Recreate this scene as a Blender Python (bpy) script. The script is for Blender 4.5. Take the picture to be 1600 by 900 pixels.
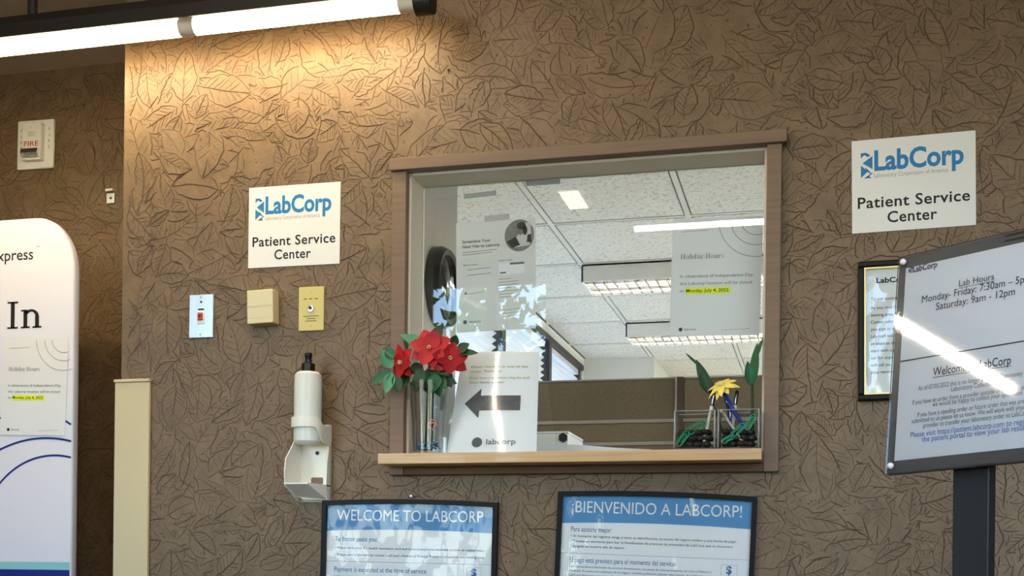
import bpy, bmesh, math, random
import numpy as np
from mathutils import Vector, Matrix

for o in list(bpy.data.objects):
    bpy.data.objects.remove(o, do_unlink=True)
scn = bpy.context.scene
COL = scn.collection
random.seed(7)
rng = np.random.default_rng(11)

# ------------------------------------------------------------------ camera
F, YAW, ROLL, CY = 1896.0, math.radians(14.21), math.radians(-0.66), 897.0
_rz = np.array([[math.cos(YAW), math.sin(YAW), 0], [-math.sin(YAW), math.cos(YAW), 0], [0, 0, 1]])
_rr = np.array([[math.cos(ROLL), 0, -math.sin(ROLL)], [0, 1, 0], [math.sin(ROLL), 0, math.cos(ROLL)]])
R = _rr @ _rz
CP = np.array([0.0, -2.8, 0.95])
cd = bpy.data.cameras.new('camera')
cam = bpy.data.objects.new('camera', cd)
COL.objects.link(cam)
cd.sensor_width = 36.0
cd.lens = F / 1600 * 36
cd.shift_y = (CY - 450) / 1600
cd.clip_start = 0.02
M4 = np.eye(4)
M4[:3, 0] = R[0]; M4[:3, 1] = R[2]; M4[:3, 2] = -R[1]; M4[:3, 3] = CP
cam.matrix_world = Matrix(M4.tolist())
scn.camera = cam

# ------------------------------------------------------------------ world and exposure
w = bpy.data.worlds.new('sky'); scn.world = w; w.use_nodes = True
bg = w.node_tree.nodes['Background']
sky = w.node_tree.nodes.new('ShaderNodeTexSky')
sky.sky_type = 'NISHITA'; sky.sun_disc = False
sky.sun_elevation = math.radians(48); sky.sun_rotation = math.radians(70)
w.node_tree.links.new(sky.outputs[0], bg.inputs[0])
bg.inputs[1].default_value = 1.5
vs = scn.view_settings
vs.view_transform = 'Standard'; vs.look = 'None'; vs.gamma = 1.0; vs.use_curve_mapping = False
vs.exposure = 0.8
TUBE_E = 26.0       # wall lamp tubes
ROOM_E = 55.0        # waiting room ceiling lamps
OFF_E = 110.0        # office tubes

def portal(loc, rot, sx, sy):
    # daylight portals in the window openings: they only guide sampling and give no light of their own
    l = bpy.data.lights.new('daylight_portal', 'AREA'); l.shape = 'RECTANGLE'; l.size = sx; l.size_y = sy
    l.cycles.is_portal = True
    o = bpy.data.objects.new('daylight_portal', l); o.location = loc; o.rotation_euler = rot; COL.objects.link(o)
portal((-2.26, -3.16, 1.745), (math.radians(90), 0, 0), 1.86, 1.47)
portal((1.015, -3.16, 1.6), (math.radians(90), 0, 0), 2.33, 1.36)
portal((2.51, 4.2, 1.65), (math.radians(90), 0, math.radians(90)), 6.4, 1.3)
portal((-1.71, 3.785, 1.7), (math.radians(90), 0, math.radians(-90)), 3.25, 1.37)

# ------------------------------------------------------------------ helpers
def ray(u, v):
    return R[0] * (u - 800) / F + R[1] + R[2] * (CY - v) / F
def P(u, v, y=0.0):
    d = ray(u, v)
    return Vector((CP + d * ((y - CP[1]) / d[1])).tolist())
def lin(c):
    return tuple(((v / 255) / 12.92 if v / 255 <= .04045 else ((v / 255 + .055) / 1.055) ** 2.4) for v in c) + (1.0,)

MATS = {}
def mat(name, rgb, rough=.6, spec=.4, metal=0.0, noise=None, bump=None, emit=None, coat=0.0, trans=0.0):
    """noise = (scale, amount, stretch xyz); bump = (scale, strength)"""
    m = bpy.data.materials.new(name); m.use_nodes = True
    nt = m.node_tree; b = nt.nodes['Principled BSDF']
    c = lin(rgb)
    b.inputs['Base Color'].default_value = c
    b.inputs['Roughness'].default_value = rough
    b.inputs['Specular IOR Level'].default_value = spec
    b.inputs['Metallic'].default_value = metal
    b.inputs['Coat Weight'].default_value = coat
    b.inputs['Coat Roughness'].default_value = .03
    b.inputs['Transmission Weight'].default_value = trans
    if noise or bump:
        tc = nt.nodes.new('ShaderNodeTexCoord')
    if noise:
        mp = nt.nodes.new('ShaderNodeMapping'); mp.inputs['Scale'].default_value = noise[2] if len(noise) > 2 else (1, 1, 1)
        nt.links.new(tc.outputs['Object'], mp.inputs[0])
        n = nt.nodes.new('ShaderNodeTexNoise'); n.inputs['Scale'].default_value = noise[0]; n.inputs['Detail'].default_value = 5
        nt.links.new(mp.outputs[0], n.inputs['Vector'])
        r = nt.nodes.new('ShaderNodeValToRGB')
        a = noise[1]
        r.color_ramp.elements[0].position = .3; r.color_ramp.elements[1].position = .7
        r.color_ramp.elements[0].color = tuple(v * (1 - a) for v in c[:3]) + (1,)
        r.color_ramp.elements[1].color = tuple(min(1, v * (1 + a)) for v in c[:3]) + (1,)
        nt.links.new(n.outputs[0], r.inputs[0]); nt.links.new(r.outputs[0], b.inputs['Base Color'])
    if bump:
        n2 = nt.nodes.new('ShaderNodeTexNoise'); n2.inputs['Scale'].default_value = bump[0]; n2.inputs['Detail'].default_value = 4
        nt.links.new(tc.outputs['Object'], n2.inputs['Vector'])
        bp = nt.nodes.new('ShaderNodeBump'); bp.inputs['Strength'].default_value = bump[1]; bp.inputs['Distance'].default_value = .004
        nt.links.new(n2.outputs[0], bp.inputs['Height']); nt.links.new(bp.outputs[0], b.inputs['Normal'])
        if coat: nt.links.new(bp.outputs[0], b.inputs['Coat Normal'])
    if emit:
        b.inputs['Emission Color'].default_value = lin(emit[0]); b.inputs['Emission Strength'].default_value = emit[1]
    MATS[name] = m
    return m

def glassmat(name, tint=(255, 255, 255), rough=0.0, gain=1.0, ior=1.5, bump=None, haze=0.0):
    """clear sheet: see-through with Fresnel mirror; gain scales the mirror part"""
    m = bpy.data.materials.new(name); m.use_nodes = True
    nt = m.node_tree; nt.nodes.clear()
    out = nt.nodes.new('ShaderNodeOutputMaterial')
    tr = nt.nodes.new('ShaderNodeBsdfTransparent'); tr.inputs[0].default_value = lin(tint)
    gl = nt.nodes.new('ShaderNodeBsdfGlossy'); gl.inputs['Roughness'].default_value = rough
    fr = nt.nodes.new('ShaderNodeFresnel'); fr.inputs[0].default_value = ior
    mu = nt.nodes.new('ShaderNodeMath'); mu.operation = 'MULTIPLY'; mu.inputs[1].default_value = gain; mu.use_clamp = True
    mx = nt.nodes.new('ShaderNodeMixShader')
    nt.links.new(fr.outputs[0], mu.inputs[0]); nt.links.new(mu.outputs[0], mx.inputs[0])
    base = tr
    if haze:
        df = nt.nodes.new('ShaderNodeBsdfDiffuse'); df.inputs[0].default_value = (.8, .8, .8, 1)
        m2 = nt.nodes.new('ShaderNodeMixShader'); m2.inputs[0].default_value = haze
        nt.links.new(tr.outputs[0], m2.inputs[1]); nt.links.new(df.outputs[0], m2.inputs[2]); base = m2
    nt.links.new(base.outputs[0], mx.inputs[1]); nt.links.new(gl.outputs[0], mx.inputs[2])
    if bump:
        tc = nt.nodes.new('ShaderNodeTexCoord')
        mp = nt.nodes.new('ShaderNodeMapping'); mp.inputs['Scale'].default_value = bump[2]
        mp.inputs['Rotation'].default_value = (0, .6, 0)
        n2 = nt.nodes.new('ShaderNodeTexNoise'); n2.inputs['Scale'].default_value = bump[0]; n2.inputs['Detail'].default_value = bump[3] if len(bump) > 3 else 2
        nt.links.new(tc.outputs['Object'], mp.inputs[0]); nt.links.new(mp.outputs[0], n2.inputs['Vector'])
        bp = nt.nodes.new('ShaderNodeBump'); bp.inputs['Strength'].default_value = 1; bp.inputs['Distance'].default_value = bump[1]
        nt.links.new(n2.outputs[0], bp.inputs['Height']); nt.links.new(bp.outputs[0], gl.inputs['Normal'])
    nt.links.new(mx.outputs[0], out.inputs[0])
    MATS[name] = m
    return m

WM = {}      # world matrices of what was made, by object name
def link(o, parent=None, M=None):
    COL.objects.link(o)
    if parent is not None: o.parent = parent
    WM[o.name] = M if M is not None else (WM[parent.name].copy() if parent is not None else Matrix.Identity(4))

def thing(name, label, cat, loc=(0, 0, 0), group=None, kind=None, rot=None):
    o = bpy.data.objects.new(name, None); o.empty_display_size = .02
    M = Matrix.Translation(loc)
    if rot is not None: M = M @ rot.to_4x4()
    o.matrix_basis = M
    link(o, None, M)
    if label: o['label'] = label
    if cat: o['category'] = cat
    if group: o['group'] = group
    if kind: o['kind'] = kind
    return o
def tag(o, label, cat, group=None, kind=None):
    if label: o['label'] = label
    if cat: o['category'] = cat
    if group: o['group'] = group
    if kind: o['kind'] = kind
    return o

class MB:
    """collects faces in world (or plane-local) coordinates"""
    def __init__(s): s.v = []; s.f = []
    def add(s, vs, fs):
        n = len(s.v); s.v += [Vector(p) for p in vs]; s.f += [tuple(i + n for i in f) for f in fs]; return s
    def box(s, x0, x1, y0, y1, z0, z1):
        return s.add([(x0, y0, z0), (x1, y0, z0), (x1, y1, z0), (x0, y1, z0), (x0, y0, z1), (x1, y0, z1), (x1, y1, z1), (x0, y1, z1)],
                     [(0, 3, 2, 1), (4, 5, 6, 7), (0, 1, 5, 4), (1, 2, 6, 5), (2, 3, 7, 6), (3, 0, 4, 7)])
    def prism(s, pts, y0, y1):          # outline in x,z; counter-clockwise seen from -y
        n = len(pts)
        return s.add([(x, y0, z) for x, z in pts] + [(x, y1, z) for x, z in pts],
                     [tuple(range(n)), tuple(range(2 * n - 1, n - 1, -1))] + [(i, i + n, (i + 1) % n + n, (i + 1) % n) for i in range(n)])
    def prismx(s, pts, x0, x1):         # outline in y,z
        n = len(pts)
        return s.add([(x0, y, z) for y, z in pts] + [(x1, y, z) for y, z in pts],
                     [tuple(range(n)), tuple(range(2 * n - 1, n - 1, -1))] + [(i, i + n, (i + 1) % n + n, (i + 1) % n) for i in range(n)])
    def flat(s, pts, y=0.0):
        return s.add([(x, y, z) for x, z in pts], [tuple(range(len(pts)))])
    def rect(s, x0, x1, z0, z1, y=0.0):
        return s.flat([(x0, z0), (x1, z0), (x1, z1), (x0, z1)], y)
    def tube(s, pts, r, seg=10, cap=True):
        pts = [Vector(p) for p in pts]; n = len(pts)
        rs = r if isinstance(r, (list, tuple)) else [r] * n
        vs = []; fs = []
        t0 = (pts[1] - pts[0]).normalized()
        a = t0.orthogonal().normalized()
        for i, p in enumerate(pts):
            t = (pts[min(i + 1, n - 1)] - pts[max(i - 1, 0)]).normalized()
            a = (a - t * a.dot(t)).normalized(); b = t.cross(a)
            for k in range(seg):
                q = 2 * math.pi * k / seg
                vs.append(p + (a * math.cos(q) + b * math.sin(q)) * rs[i])
        for i in range(n - 1):
            for k in range(seg):
                fs.append((i * seg + k, i * seg + (k + 1) % seg, (i + 1) * seg + (k + 1) % seg, (i + 1) * seg + k))
        if cap:
            fs.append(tuple(range(seg - 1, -1, -1))); fs.append(tuple((n - 1) * seg + k for k in range(seg)))
        return s.add(vs, fs)
    def lathe(s, prof, c, seg=24, axis='z', sx=1.0, sy=1.0):
        vs = []; fs = []; n = len(prof)
        for r, h in prof:
            for k in range(seg):
                q = 2 * math.pi * k / seg
                x, y = r * math.cos(q) * sx, r * math.sin(q) * sy
                vs.append({'z': (c[0] + x, c[1] + y, c[2] + h), 'y': (c[0] + x, c[1] + h, c[2] + y), 'x': (c[0] + h, c[1] + x, c[2] + y)}[axis])
        for i in range(n - 1):
            for k in range(seg):
                fs.append((i * seg + k, i * seg + (k + 1) % seg, (i + 1) * seg + (k + 1) % seg, (i + 1) * seg + k))
        if prof[0][0] > 1e-6: fs.append(tuple(range(seg - 1, -1, -1)))
        if prof[-1][0] > 1e-6: fs.append(tuple((n - 1) * seg + k for k in range(seg)))
        return s.add(vs, fs)
    def ring(s, cx, cz, r0, r1, a0, a1, y, seg=28):
        vs = []; 
        for i in range(seg + 1):
            a = a0 + (a1 - a0) * i / seg
            vs += [(cx + r0 * math.cos(a), y, cz + r0 * math.sin(a)), (cx + r1 * math.cos(a), y, cz + r1 * math.sin(a))]
        return s.add(vs, [(2 * i, 2 * i + 1, 2 * i + 3, 2 * i + 2) for i in range(seg)])
    def disc(s, cx, cz, rx, rz, y, seg=28, a0=0, a1=2 * math.pi):
        return s.flat([(cx + rx * math.cos(a0 + (a1 - a0) * i / seg), cz + rz * math.sin(a0 + (a1 - a0) * i / seg)) for i in range(seg)], y)
    def strip(s, a, b, wd, y):          # flat line in x,z
        d = Vector((b[0] - a[0], b[1] - a[1])); 
        if d.length < 1e-9: return s
        n = Vector((-d.y, d.x)).normalized() * wd / 2
        return s.flat([(a[0] - n.x, a[1] - n.y), (b[0] - n.x, b[1] - n.y), (b[0] + n.x, b[1] + n.y), (a[0] + n.x, a[1] + n.y)], y)
    def apply(s, M): s.v = [M @ p for p in s.v]; return s
    def build(s, name, m, parent=None, bevel=0, smooth=False, seg=2):
        me = bpy.data.meshes.new(name)
        inv = WM[parent.name].inverted() if parent is not None else Matrix.Identity(4)
        me.from_pydata([tuple(inv @ p) for p in s.v], [], s.f)
        if bevel or True:
            bm = bmesh.new(); bm.from_mesh(me)
            if bevel:
                bmesh.ops.remove_doubles(bm, verts=bm.verts, dist=1e-6)
                bmesh.ops.recalc_face_normals(bm, faces=bm.faces)
                es = [e for e in bm.edges if len(e.link_faces) == 2 and e.calc_face_angle(0) > .5]
                bmesh.ops.bevel(bm, geom=es, offset=bevel, segments=seg, affect='EDGES', profile=.5, clamp_overlap=True)
            bm.to_mesh(me); bm.free()
        if smooth:
            for p in me.polygons: p.use_smooth = True
        me.materials.append(MATS[m] if isinstance(m, str) else m)
        o = bpy.data.objects.new(name, me)
        link(o, parent)
        if smooth and bevel == 0 and smooth == 'auto':
            md = o.modifiers.new('split', 'EDGE_SPLIT'); md.split_angle = .7
        return o

# flat lettering -----------------------------------------------------------
_tc = {}
def glyphs(s, bold=0.0, space=1.0):
    k = (s, bold, space)
    if k in _tc: return _tc[k]
    cu = bpy.data.curves.new('lettering', 'FONT'); cu.body = s; cu.size = 1; cu.resolution_u = 3; cu.offset = bold; cu.space_character = space
    ob = bpy.data.objects.new('lettering', cu)
    me = ob.to_mesh()
    v = np.array([p.co[:2] for p in me.vertices]) if len(me.vertices) else np.zeros((0, 2))
    f = [tuple(p.vertices) for p in me.polygons]
    ob.to_mesh_clear(); bpy.data.objects.remove(ob); bpy.data.curves.remove(cu)
    _tc[k] = (v, f); return v, f
_cap = None
def text(mb, s, x, z, cap, wd=None, align='l', y=-.0006, bold=0.0, space=1.0, slope=0.0):
    """cap = capital height; wd = exact width of the line if given; baseline at z"""
    global _cap
    if _cap is None:
        v, f = glyphs('H'); _cap = v[:, 1].max()
    v, f = glyphs(s, bold, space)
    if not len(v): return
    k = cap / _cap
    x0, x1 = v[:, 0].min(), v[:, 0].max()
    kx = wd / (x1 - x0) if wd else k
    tw = (x1 - x0) * kx
    ox = {'l': x, 'c': x - tw / 2, 'r': x - tw}[align]
    X = ox + (v[:, 0] - x0) * kx; Z = z + v[:, 1] * k + (X - ox) * slope
    mb.add([(a, y, b) for a, b in zip(X, Z)], f)

# small serif alphabet made of strokes (cap height 1)
def serif(mb, s, x, z, cap, wd, y=-.0006):
    parts = []
    def V(cx, a, b, t=.13): parts.append([(ox + cx - t / 2, a), (ox + cx + t / 2, a), (ox + cx + t / 2, b), (ox + cx - t / 2, b)])
    def S(cx, yy, wv=.32, t=.06): parts.append([(ox + cx - wv / 2, yy - (t if yy > .1 else 0)), (ox + cx + wv / 2, yy - (t if yy > .1 else 0)), (ox + cx + wv / 2, yy + (t if yy <= .1 else 0)), (ox + cx - wv / 2, yy + (t if yy <= .1 else 0))])
    def A(cx, cy, rx, ry, a0, a1, tx=.12, ty=.055, n=12):
        for i in range(n):
            q0 = math.radians(a0 + (a1 - a0) * i / n); q1 = math.radians(a0 + (a1 - a0) * (i + 1) / n)
            parts.append([(ox + cx + rx * math.cos(q0), cy + ry * math.sin(q0)), (ox + cx + rx * math.cos(q1), cy + ry * math.sin(q1)),
                          (ox + cx + (rx - tx) * math.cos(q1), cy + (ry - ty) * math.sin(q1)), (ox + cx + (rx - tx) * math.cos(q0), cy + (ry - ty) * math.sin(q0))])
    def D(x0, y0, x1, y1, t): parts.append([(ox + x0 - t / 2, y0), (ox + x0 + t / 2, y0), (ox + x1 + t / 2, y1), (ox + x1 - t / 2, y1)])
    ox = 0.0
    for ch in s:
        if ch == 'I': V(.2, 0, 1); S(.2, 0, .36); S(.2, 1, .36); ad = .46
        elif ch == 'H':
            for q in (.2, .74): V(q, 0, 1); S(q, 0); S(q, 1)
            parts.append([(ox + .2, .47), (ox + .74, .47), (ox + .74, .53), (ox + .2, .53)]); ad = .98
        elif ch == 'n': V(.17, 0, .68); S(.17, 0, .3); S(.1, .68, .16); A(.36, .42, .26, .27, 0, 150, .12, .09); V(.56, 0, .43); S(.56, 0, .3); ad = .76
        elif ch == 'o': A(.33, .34, .28, .36, 0, 360, .11, .055, 20); ad = .68
        elif ch == 'l': V(.17, 0, 1.04); S(.17, 0, .3); S(.1, 1.04, .16); ad = .36
        elif ch == 'i': V(.17, 0, .68); S(.17, 0, .3); S(.1, .68, .16); parts.append([(ox + .1, .84), (ox + .24, .84), (ox + .24, .98), (ox + .1, .98)]); ad = .36
        elif ch == 'd': A(.3, .34, .26, .35, 20, 340, .11, .055, 18); V(.53, 0, 1.04); S(.59, 0, .16); S(.46, 1.04, .16); ad = .72
        elif ch == 'a': A(.26, .19, .21, .2, 30, 330, .1, .05); A(.29, .46, .23, .24, 0, 150, .11, .06); V(.46, 0, .47, .12); S(.53, 0, .14); ad = .64
        elif ch == 'y': D(.32, 0, .1, .66, .12); D(.26, -.1, .54, .66, .06); D(.12, -.26, .28, -.08, .07); S(.12, .68, .26); S(.53, .68, .22); ad = .66
        elif ch == 'u': V(.17, .22, .68); S(.1, .68, .16); A(.34, .26, .23, .28, 180, 330, .12, .08); V(.56, 0, .68); S(.49, .68, .16); S(.62, 0, .14); ad = .76
        elif ch == 'r': V(.17, 0, .68); S(.17, 0, .32); S(.1, .68, .16); A(.42, .44, .22, .26, 50, 160, .1, .08); ad = .54
        elif ch == 's': A(.27, .5, .17, .19, 20, 270, .09, .06); A(.27, .18, .18, .2, 90, -160, .09, .06); ad = .56
        else: ad = .34
        ox += ad
    k = wd / (ox - .1)
    for p in parts:
        q = [(x + (a - .05) * k, z + b * cap) for a, b in p]
        ar = sum(q[i][0] * q[(i + 1) % 4][1] - q[(i + 1) % 4][0] * q[i][1] for i in range(4))
        mb.flat(q if ar > 0 else q[::-1], y)

class Pl:
    """a plane in the room: local x right, y into the surface, z up"""
    def __init__(s, o, xd, zd):
        xd = Vector(xd).normalized(); zd = Vector(zd); zd = (zd - xd * zd.dot(xd)).normalized(); yd = zd.cross(xd)
        s.o = Vector(o); s.M = Matrix.Translation(s.o) @ Matrix((xd, yd, zd)).transposed().to_4x4()
        s.Mi = s.M.inverted(); s.n = yd; s.rot = Matrix((xd, yd, zd)).transposed()
    def uv(s, u, v, y=0.0):
        d = Vector(ray(u, v).tolist()); c = Vector(CP.tolist()); o = s.o + s.n * y
        p = c + d * ((o - c).dot(s.n) / d.dot(s.n)); q = s.Mi @ p
        return q.x, q.z
    def quad(s, pts):
        q = [s.uv(*p) for p in pts]
        return q

def wall_plane(pts, y=0.0):
    """frame fitted to four photo corners tl,tr,br,bl of a flat sign on a wall at depth y"""
    tl, tr, br, bl = [P(u, v, y) for u, v in pts]
    c = (tl + tr + br + bl) / 4; xd = (tr - tl) + (br - bl)
    pl = Pl(c, xd, (0, 0, 1))
    wd = ((tr - tl).length + (br - bl).length) / 2; h = ((tl - bl).length + (tr - br).length) / 2
    return pl, wd, h

# ------------------------------------------------------------------ materials
def wallpaper(name, base, line):
    m = mat(name, base, rough=.5, spec=.5, bump=(140, .22))
    nt = m.node_tree; b = nt.nodes['Principled BSDF']
    tc = nt.nodes.new('ShaderNodeTexCoord')
    n = nt.nodes.new('ShaderNodeTexNoise'); n.inputs['Scale'].default_value = 16; n.inputs['Detail'].default_value = 8; n.inputs['Roughness'].default_value = .72
    nt.links.new(tc.outputs['Object'], n.inputs['Vector'])
    r = nt.nodes.new('ShaderNodeValToRGB'); c = lin(base)
    r.color_ramp.elements[0].position = .32; r.color_ramp.elements[1].position = .68
    r.color_ramp.elements[0].color = tuple(v * .76 for v in c[:3]) + (1,); r.color_ramp.elements[1].color = tuple(v * 1.2 for v in c[:3]) + (1,)
    nt.links.new(n.outputs[0], r.inputs[0])
    # small dark flecks
    vo = nt.nodes.new('ShaderNodeTexVoronoi'); vo.inputs['Scale'].default_value = 60
    nt.links.new(tc.outputs['Object'], vo.inputs['Vector'])
    n3 = nt.nodes.new('ShaderNodeTexNoise'); n3.inputs['Scale'].default_value = 28
    nt.links.new(tc.outputs['Object'], n3.inputs['Vector'])
    lt = nt.nodes.new('ShaderNodeMath'); lt.operation = 'LESS_THAN'; lt.inputs[1].default_value = .17
    gt = nt.nodes.new('ShaderNodeMath'); gt.operation = 'GREATER_THAN'; gt.inputs[1].default_value = .54
    mu = nt.nodes.new('ShaderNodeMath'); mu.operation = 'MULTIPLY'
    nt.links.new(vo.outputs['Distance'], lt.inputs[0]); nt.links.new(n3.outputs[0], gt.inputs[0])
    nt.links.new(lt.outputs[0], mu.inputs[0]); nt.links.new(gt.outputs[0], mu.inputs[1])
    mx = nt.nodes.new('ShaderNodeMix'); mx.data_type = 'RGBA'; mx.inputs['B'].default_value = lin(line)
    m8 = nt.nodes.new('ShaderNodeMath'); m8.operation = 'MULTIPLY'; m8.inputs[1].default_value = .7
    nt.links.new(mu.outputs[0], m8.inputs[0]); nt.links.new(m8.outputs[0], mx.inputs['Factor'])
    nt.links.new(r.outputs[0], mx.inputs['A'])
    nt.links.new(mx.outputs['Result'], b.inputs['Base Color'])
    return m
wallpaper('wallpaper', (116, 94, 67), (58, 38, 22))
mat('vein', (80, 58, 37), rough=.5, spec=.35, noise=(26, .4))
mat('plaster', (222, 220, 212), rough=.8, noise=(6, .03))
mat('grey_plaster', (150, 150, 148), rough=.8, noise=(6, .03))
mat('room_ceiling', (196, 182, 158), rough=.9, noise=(30, .05))
mat('carpet', (112, 100, 88), rough=1, noise=(120, .3))
mat('office_floor', (206, 200, 188), rough=.9, noise=(120, .1))
mat('reveal', (226, 218, 202), rough=.6, noise=(5, .03))
mat('casing', (122, 99, 81), rough=.5, noise=(18, .1, (.25, 1, 6)))
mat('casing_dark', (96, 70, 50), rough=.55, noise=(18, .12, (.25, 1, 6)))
mat('pale_wood', (205, 168, 122), rough=.45, noise=(14, .14, (.35, 3, 9)), coat=.15)
mat('cream', (208, 192, 152), rough=.45, noise=(4, .02))
mat('white_plastic', (232, 231, 224), rough=.4, noise=(4, .01))
mat('ivory', (218, 205, 165), rough=.4, noise=(5, .02))
mat('yellow_ivory', (205, 188, 110), rough=.35, noise=(5, .03))
mat('sign_white', (226, 226, 224), rough=.35, noise=(3, .01))
mat('paper', (226, 228, 230), rough=.7, noise=(8, .015))
mat('bright_paper', (246, 248, 250), rough=.7, noise=(8, .01))
mat('grey_paper', (214, 215, 214), rough=.75, noise=(8, .02))  # paper greyed to carry the shade of the backlit flyer
mat('ink', (22, 22, 26), rough=.6, noise=(9, .05))
mat('grey_ink', (95, 97, 102), rough=.6, noise=(9, .05))
mat('pale_ink', (150, 152, 156), rough=.6, noise=(9, .05))
mat('labblue', (22, 122, 182), rough=.5, noise=(9, .03))
mat('header_blue', (78, 138, 186), rough=.5, noise=(5, .04))
mat('text_blue', (62, 108, 158), rough=.6, noise=(9, .04))
mat('link_blue', (62, 104, 190), rough=.6, noise=(9, .04))
mat('navy', (16, 34, 128), rough=.6, noise=(9, .05))
mat('teal', (138, 200, 204), rough=.6, noise=(9, .03))
mat('highlight', (226, 240, 40), rough=.6, noise=(9, .03))
mat('red_ink', (188, 60, 44), rough=.5, noise=(9, .05))
mat('black_frame', (10, 10, 11), rough=.45, spec=.2, noise=(9, .1))
mat('gold', (204, 178, 110), rough=.3, metal=.6, noise=(9, .05))
mat('black_plastic', (20, 20, 22), rough=.4, noise=(9, .1))
mat('lamp_black', (30, 26, 23), rough=.5, noise=(9, .1))
mat('stand_black', (38, 40, 42), rough=.45, noise=(7, .12))
mat('board_grey', (86, 88, 90), rough=.25, noise=(6, .12))
mat('chrome', (205, 207, 210), rough=.25, metal=1.0, noise=(9, .03))
mat('brushed', (196, 202, 210), rough=.35, metal=.7, noise=(16, .06, (8, 1, 1)))
mat('bottle', (226, 228, 222), rough=.35, noise=(3, .02))
mat('dispenser', (238, 235, 224), rough=.35, noise=(4, .015))
mat('banner_cloth', (226, 226, 238), rough=.8, noise=(3, .02), bump=(9, .5))
mat('petal', (178, 22, 30), rough=.6, noise=(24, .25))
mat('leaf_green', (32, 92, 58), rough=.5, noise=(22, .3))
mat('leaf_dark', (28, 62, 36), rough=.5, noise=(22, .3))
mat('leaf_pale', (74, 140, 104), rough=.5, noise=(22, .25))
mat('yellow_petal', (240, 220, 110), rough=.6, noise=(22, .12))
mat('yellow_heart', (226, 208, 140), rough=.7, noise=(22, .1))
mat('stem', (44, 60, 34), rough=.6, noise=(22, .2))
mat('ribbon_pink', (214, 150, 146), rough=.6, noise=(22, .1))
mat('pen_blue', (24, 50, 160), rough=.3, noise=(9, .05))
mat('clip_green', (40, 170, 128), rough=.35, noise=(9, .05))
mat('stone', (38, 36, 38), rough=.3, noise=(20, .3))
mat('bead_blue', (66, 96, 190), rough=.25, noise=(20, .15))
mat('pebble_blue', (92, 140, 170), rough=.15, noise=(20, .2))
mat('partition', (150, 135, 114), rough=.9, noise=(90, .12))
mat('partition_rail', (196, 192, 184), rough=.4, noise=(5, .03))
mat('partition_post', (92, 82, 70), rough=.5, noise=(5, .05))
mat('dark_metal', (44, 42, 42), rough=.5, noise=(5, .05))
mat('louver_metal', (112, 112, 110), rough=.4, metal=.3, noise=(5, .03))
mat('blind', (216, 220, 226), rough=.5, noise=(5, .03))
mat('grid', (214, 212, 204), rough=.5, noise=(5, .02))
mat('fixture_white', (236, 235, 230), rough=.4, noise=(5, .02))
mat('worktop', (178, 172, 160), rough=.5, noise=(30, .05))
mat('bark', (84, 66, 50), rough=.9, noise=(14, .3))
mat('tree_leaf', (92, 128, 52), rough=.6, noise=(3, .4))
mat('tree_leaf_dark', (58, 92, 40), rough=.6, noise=(3, .4))
mat('grass', (150, 152, 128), rough=1, noise=(3, .3))
mat('tape', (176, 176, 172), rough=.4, noise=(12, .04))
mat('clock_face', (206, 206, 200), rough=.5, noise=(5, .02))
mat('photo_mid', (120, 120, 120), rough=.6, noise=(60, .2))
mat('photo_dark', (48, 48, 50), rough=.6, noise=(60, .2))
mat('photo_light', (196, 196, 194), rough=.6, noise=(60, .1))
mat('arrow_grey', (92, 92, 94), rough=.6, noise=(60, .25))
mat('olive_text', (150, 146, 70), rough=.6, noise=(9, .05))
mat('tube_lit', (255, 250, 238), rough=.4, emit=((255, 226, 176), TUBE_E))
mat('room_tube', (255, 252, 244), rough=.4, emit=((255, 238, 212), ROOM_E))
mat('office_tube', (255, 252, 248), rough=.4, emit=((255, 248, 236), OFF_E))
mat('panel_lit', (250, 248, 240), rough=.4, emit=((255, 244, 226), 6.0))
mat('socket_grey', (214, 208, 196), rough=.4, noise=(8, .04))
glassmat('pane', (253, 254, 254), gain=.95)
glassmat('vase_glass', (248, 250, 250), gain=.6)
glassmat('glass_edge_glint', (225, 232, 232), gain=1.5, haze=.35)  # pale diffuse haze paints the highlights on the vase rims and corners
glassmat('acrylic', (252, 253, 254), gain=1.1, rough=.035)
glassmat('film', (253, 254, 254), gain=.6, rough=.02, bump=(9, .012, (1, 1, .6), 2.0))
glassmat('sleeve', (252, 253, 253), gain=1.2, rough=.11, bump=(5, .012, (1.2, 1, .35), 1.0))
glassmat('lens', (236, 238, 236), gain=2.2, bump=(120, .002, (1, 1, 1)), haze=.25)
for nm in ('paper', 'grey_paper'):      # thin sheets on the glass let some office light through
    m = MATS[nm].copy(); m.name = 'window_' + nm; MATS['window_' + nm] = m
    nt = m.node_tree; b = nt.nodes['Principled BSDF']; out = [n for n in nt.nodes if n.type == 'OUTPUT_MATERIAL'][0]
    tl_ = nt.nodes.new('ShaderNodeBsdfTranslucent'); tl_.inputs[0].default_value = (.85, .86, .87, 1)
    mx = nt.nodes.new('ShaderNodeMixShader'); mx.inputs[0].default_value = .12
    nt.links.new(b.outputs[0], mx.inputs[1]); nt.links.new(tl_.outputs[0], mx.inputs[2]); nt.links.new(mx.outputs[0], out.inputs[0])
t = MATS['ceiling_tile'] = mat('ceiling_tile', (222, 220, 212), rough=.9)
nt = t.node_tree; b = nt.nodes['Principled BSDF']; tc = nt.nodes.new('ShaderNodeTexCoord')
n = nt.nodes.new('ShaderNodeTexNoise'); n.inputs['Scale'].default_value = 75; n.inputs['Detail'].default_value = 3; nt.links.new(tc.outputs['Object'], n.inputs['Vector'])
r = nt.nodes.new('ShaderNodeValToRGB'); r.color_ramp.elements[0].position = .35; r.color_ramp.elements[1].position = .47
r.color_ramp.elements[0].color = lin((186, 183, 175)); r.color_ramp.elements[1].color = lin((224, 222, 214)); nt.links.new(n.outputs[0], r.inputs[0]); nt.links.new(r.outputs[0], b.inputs['Base Color'])

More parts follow.
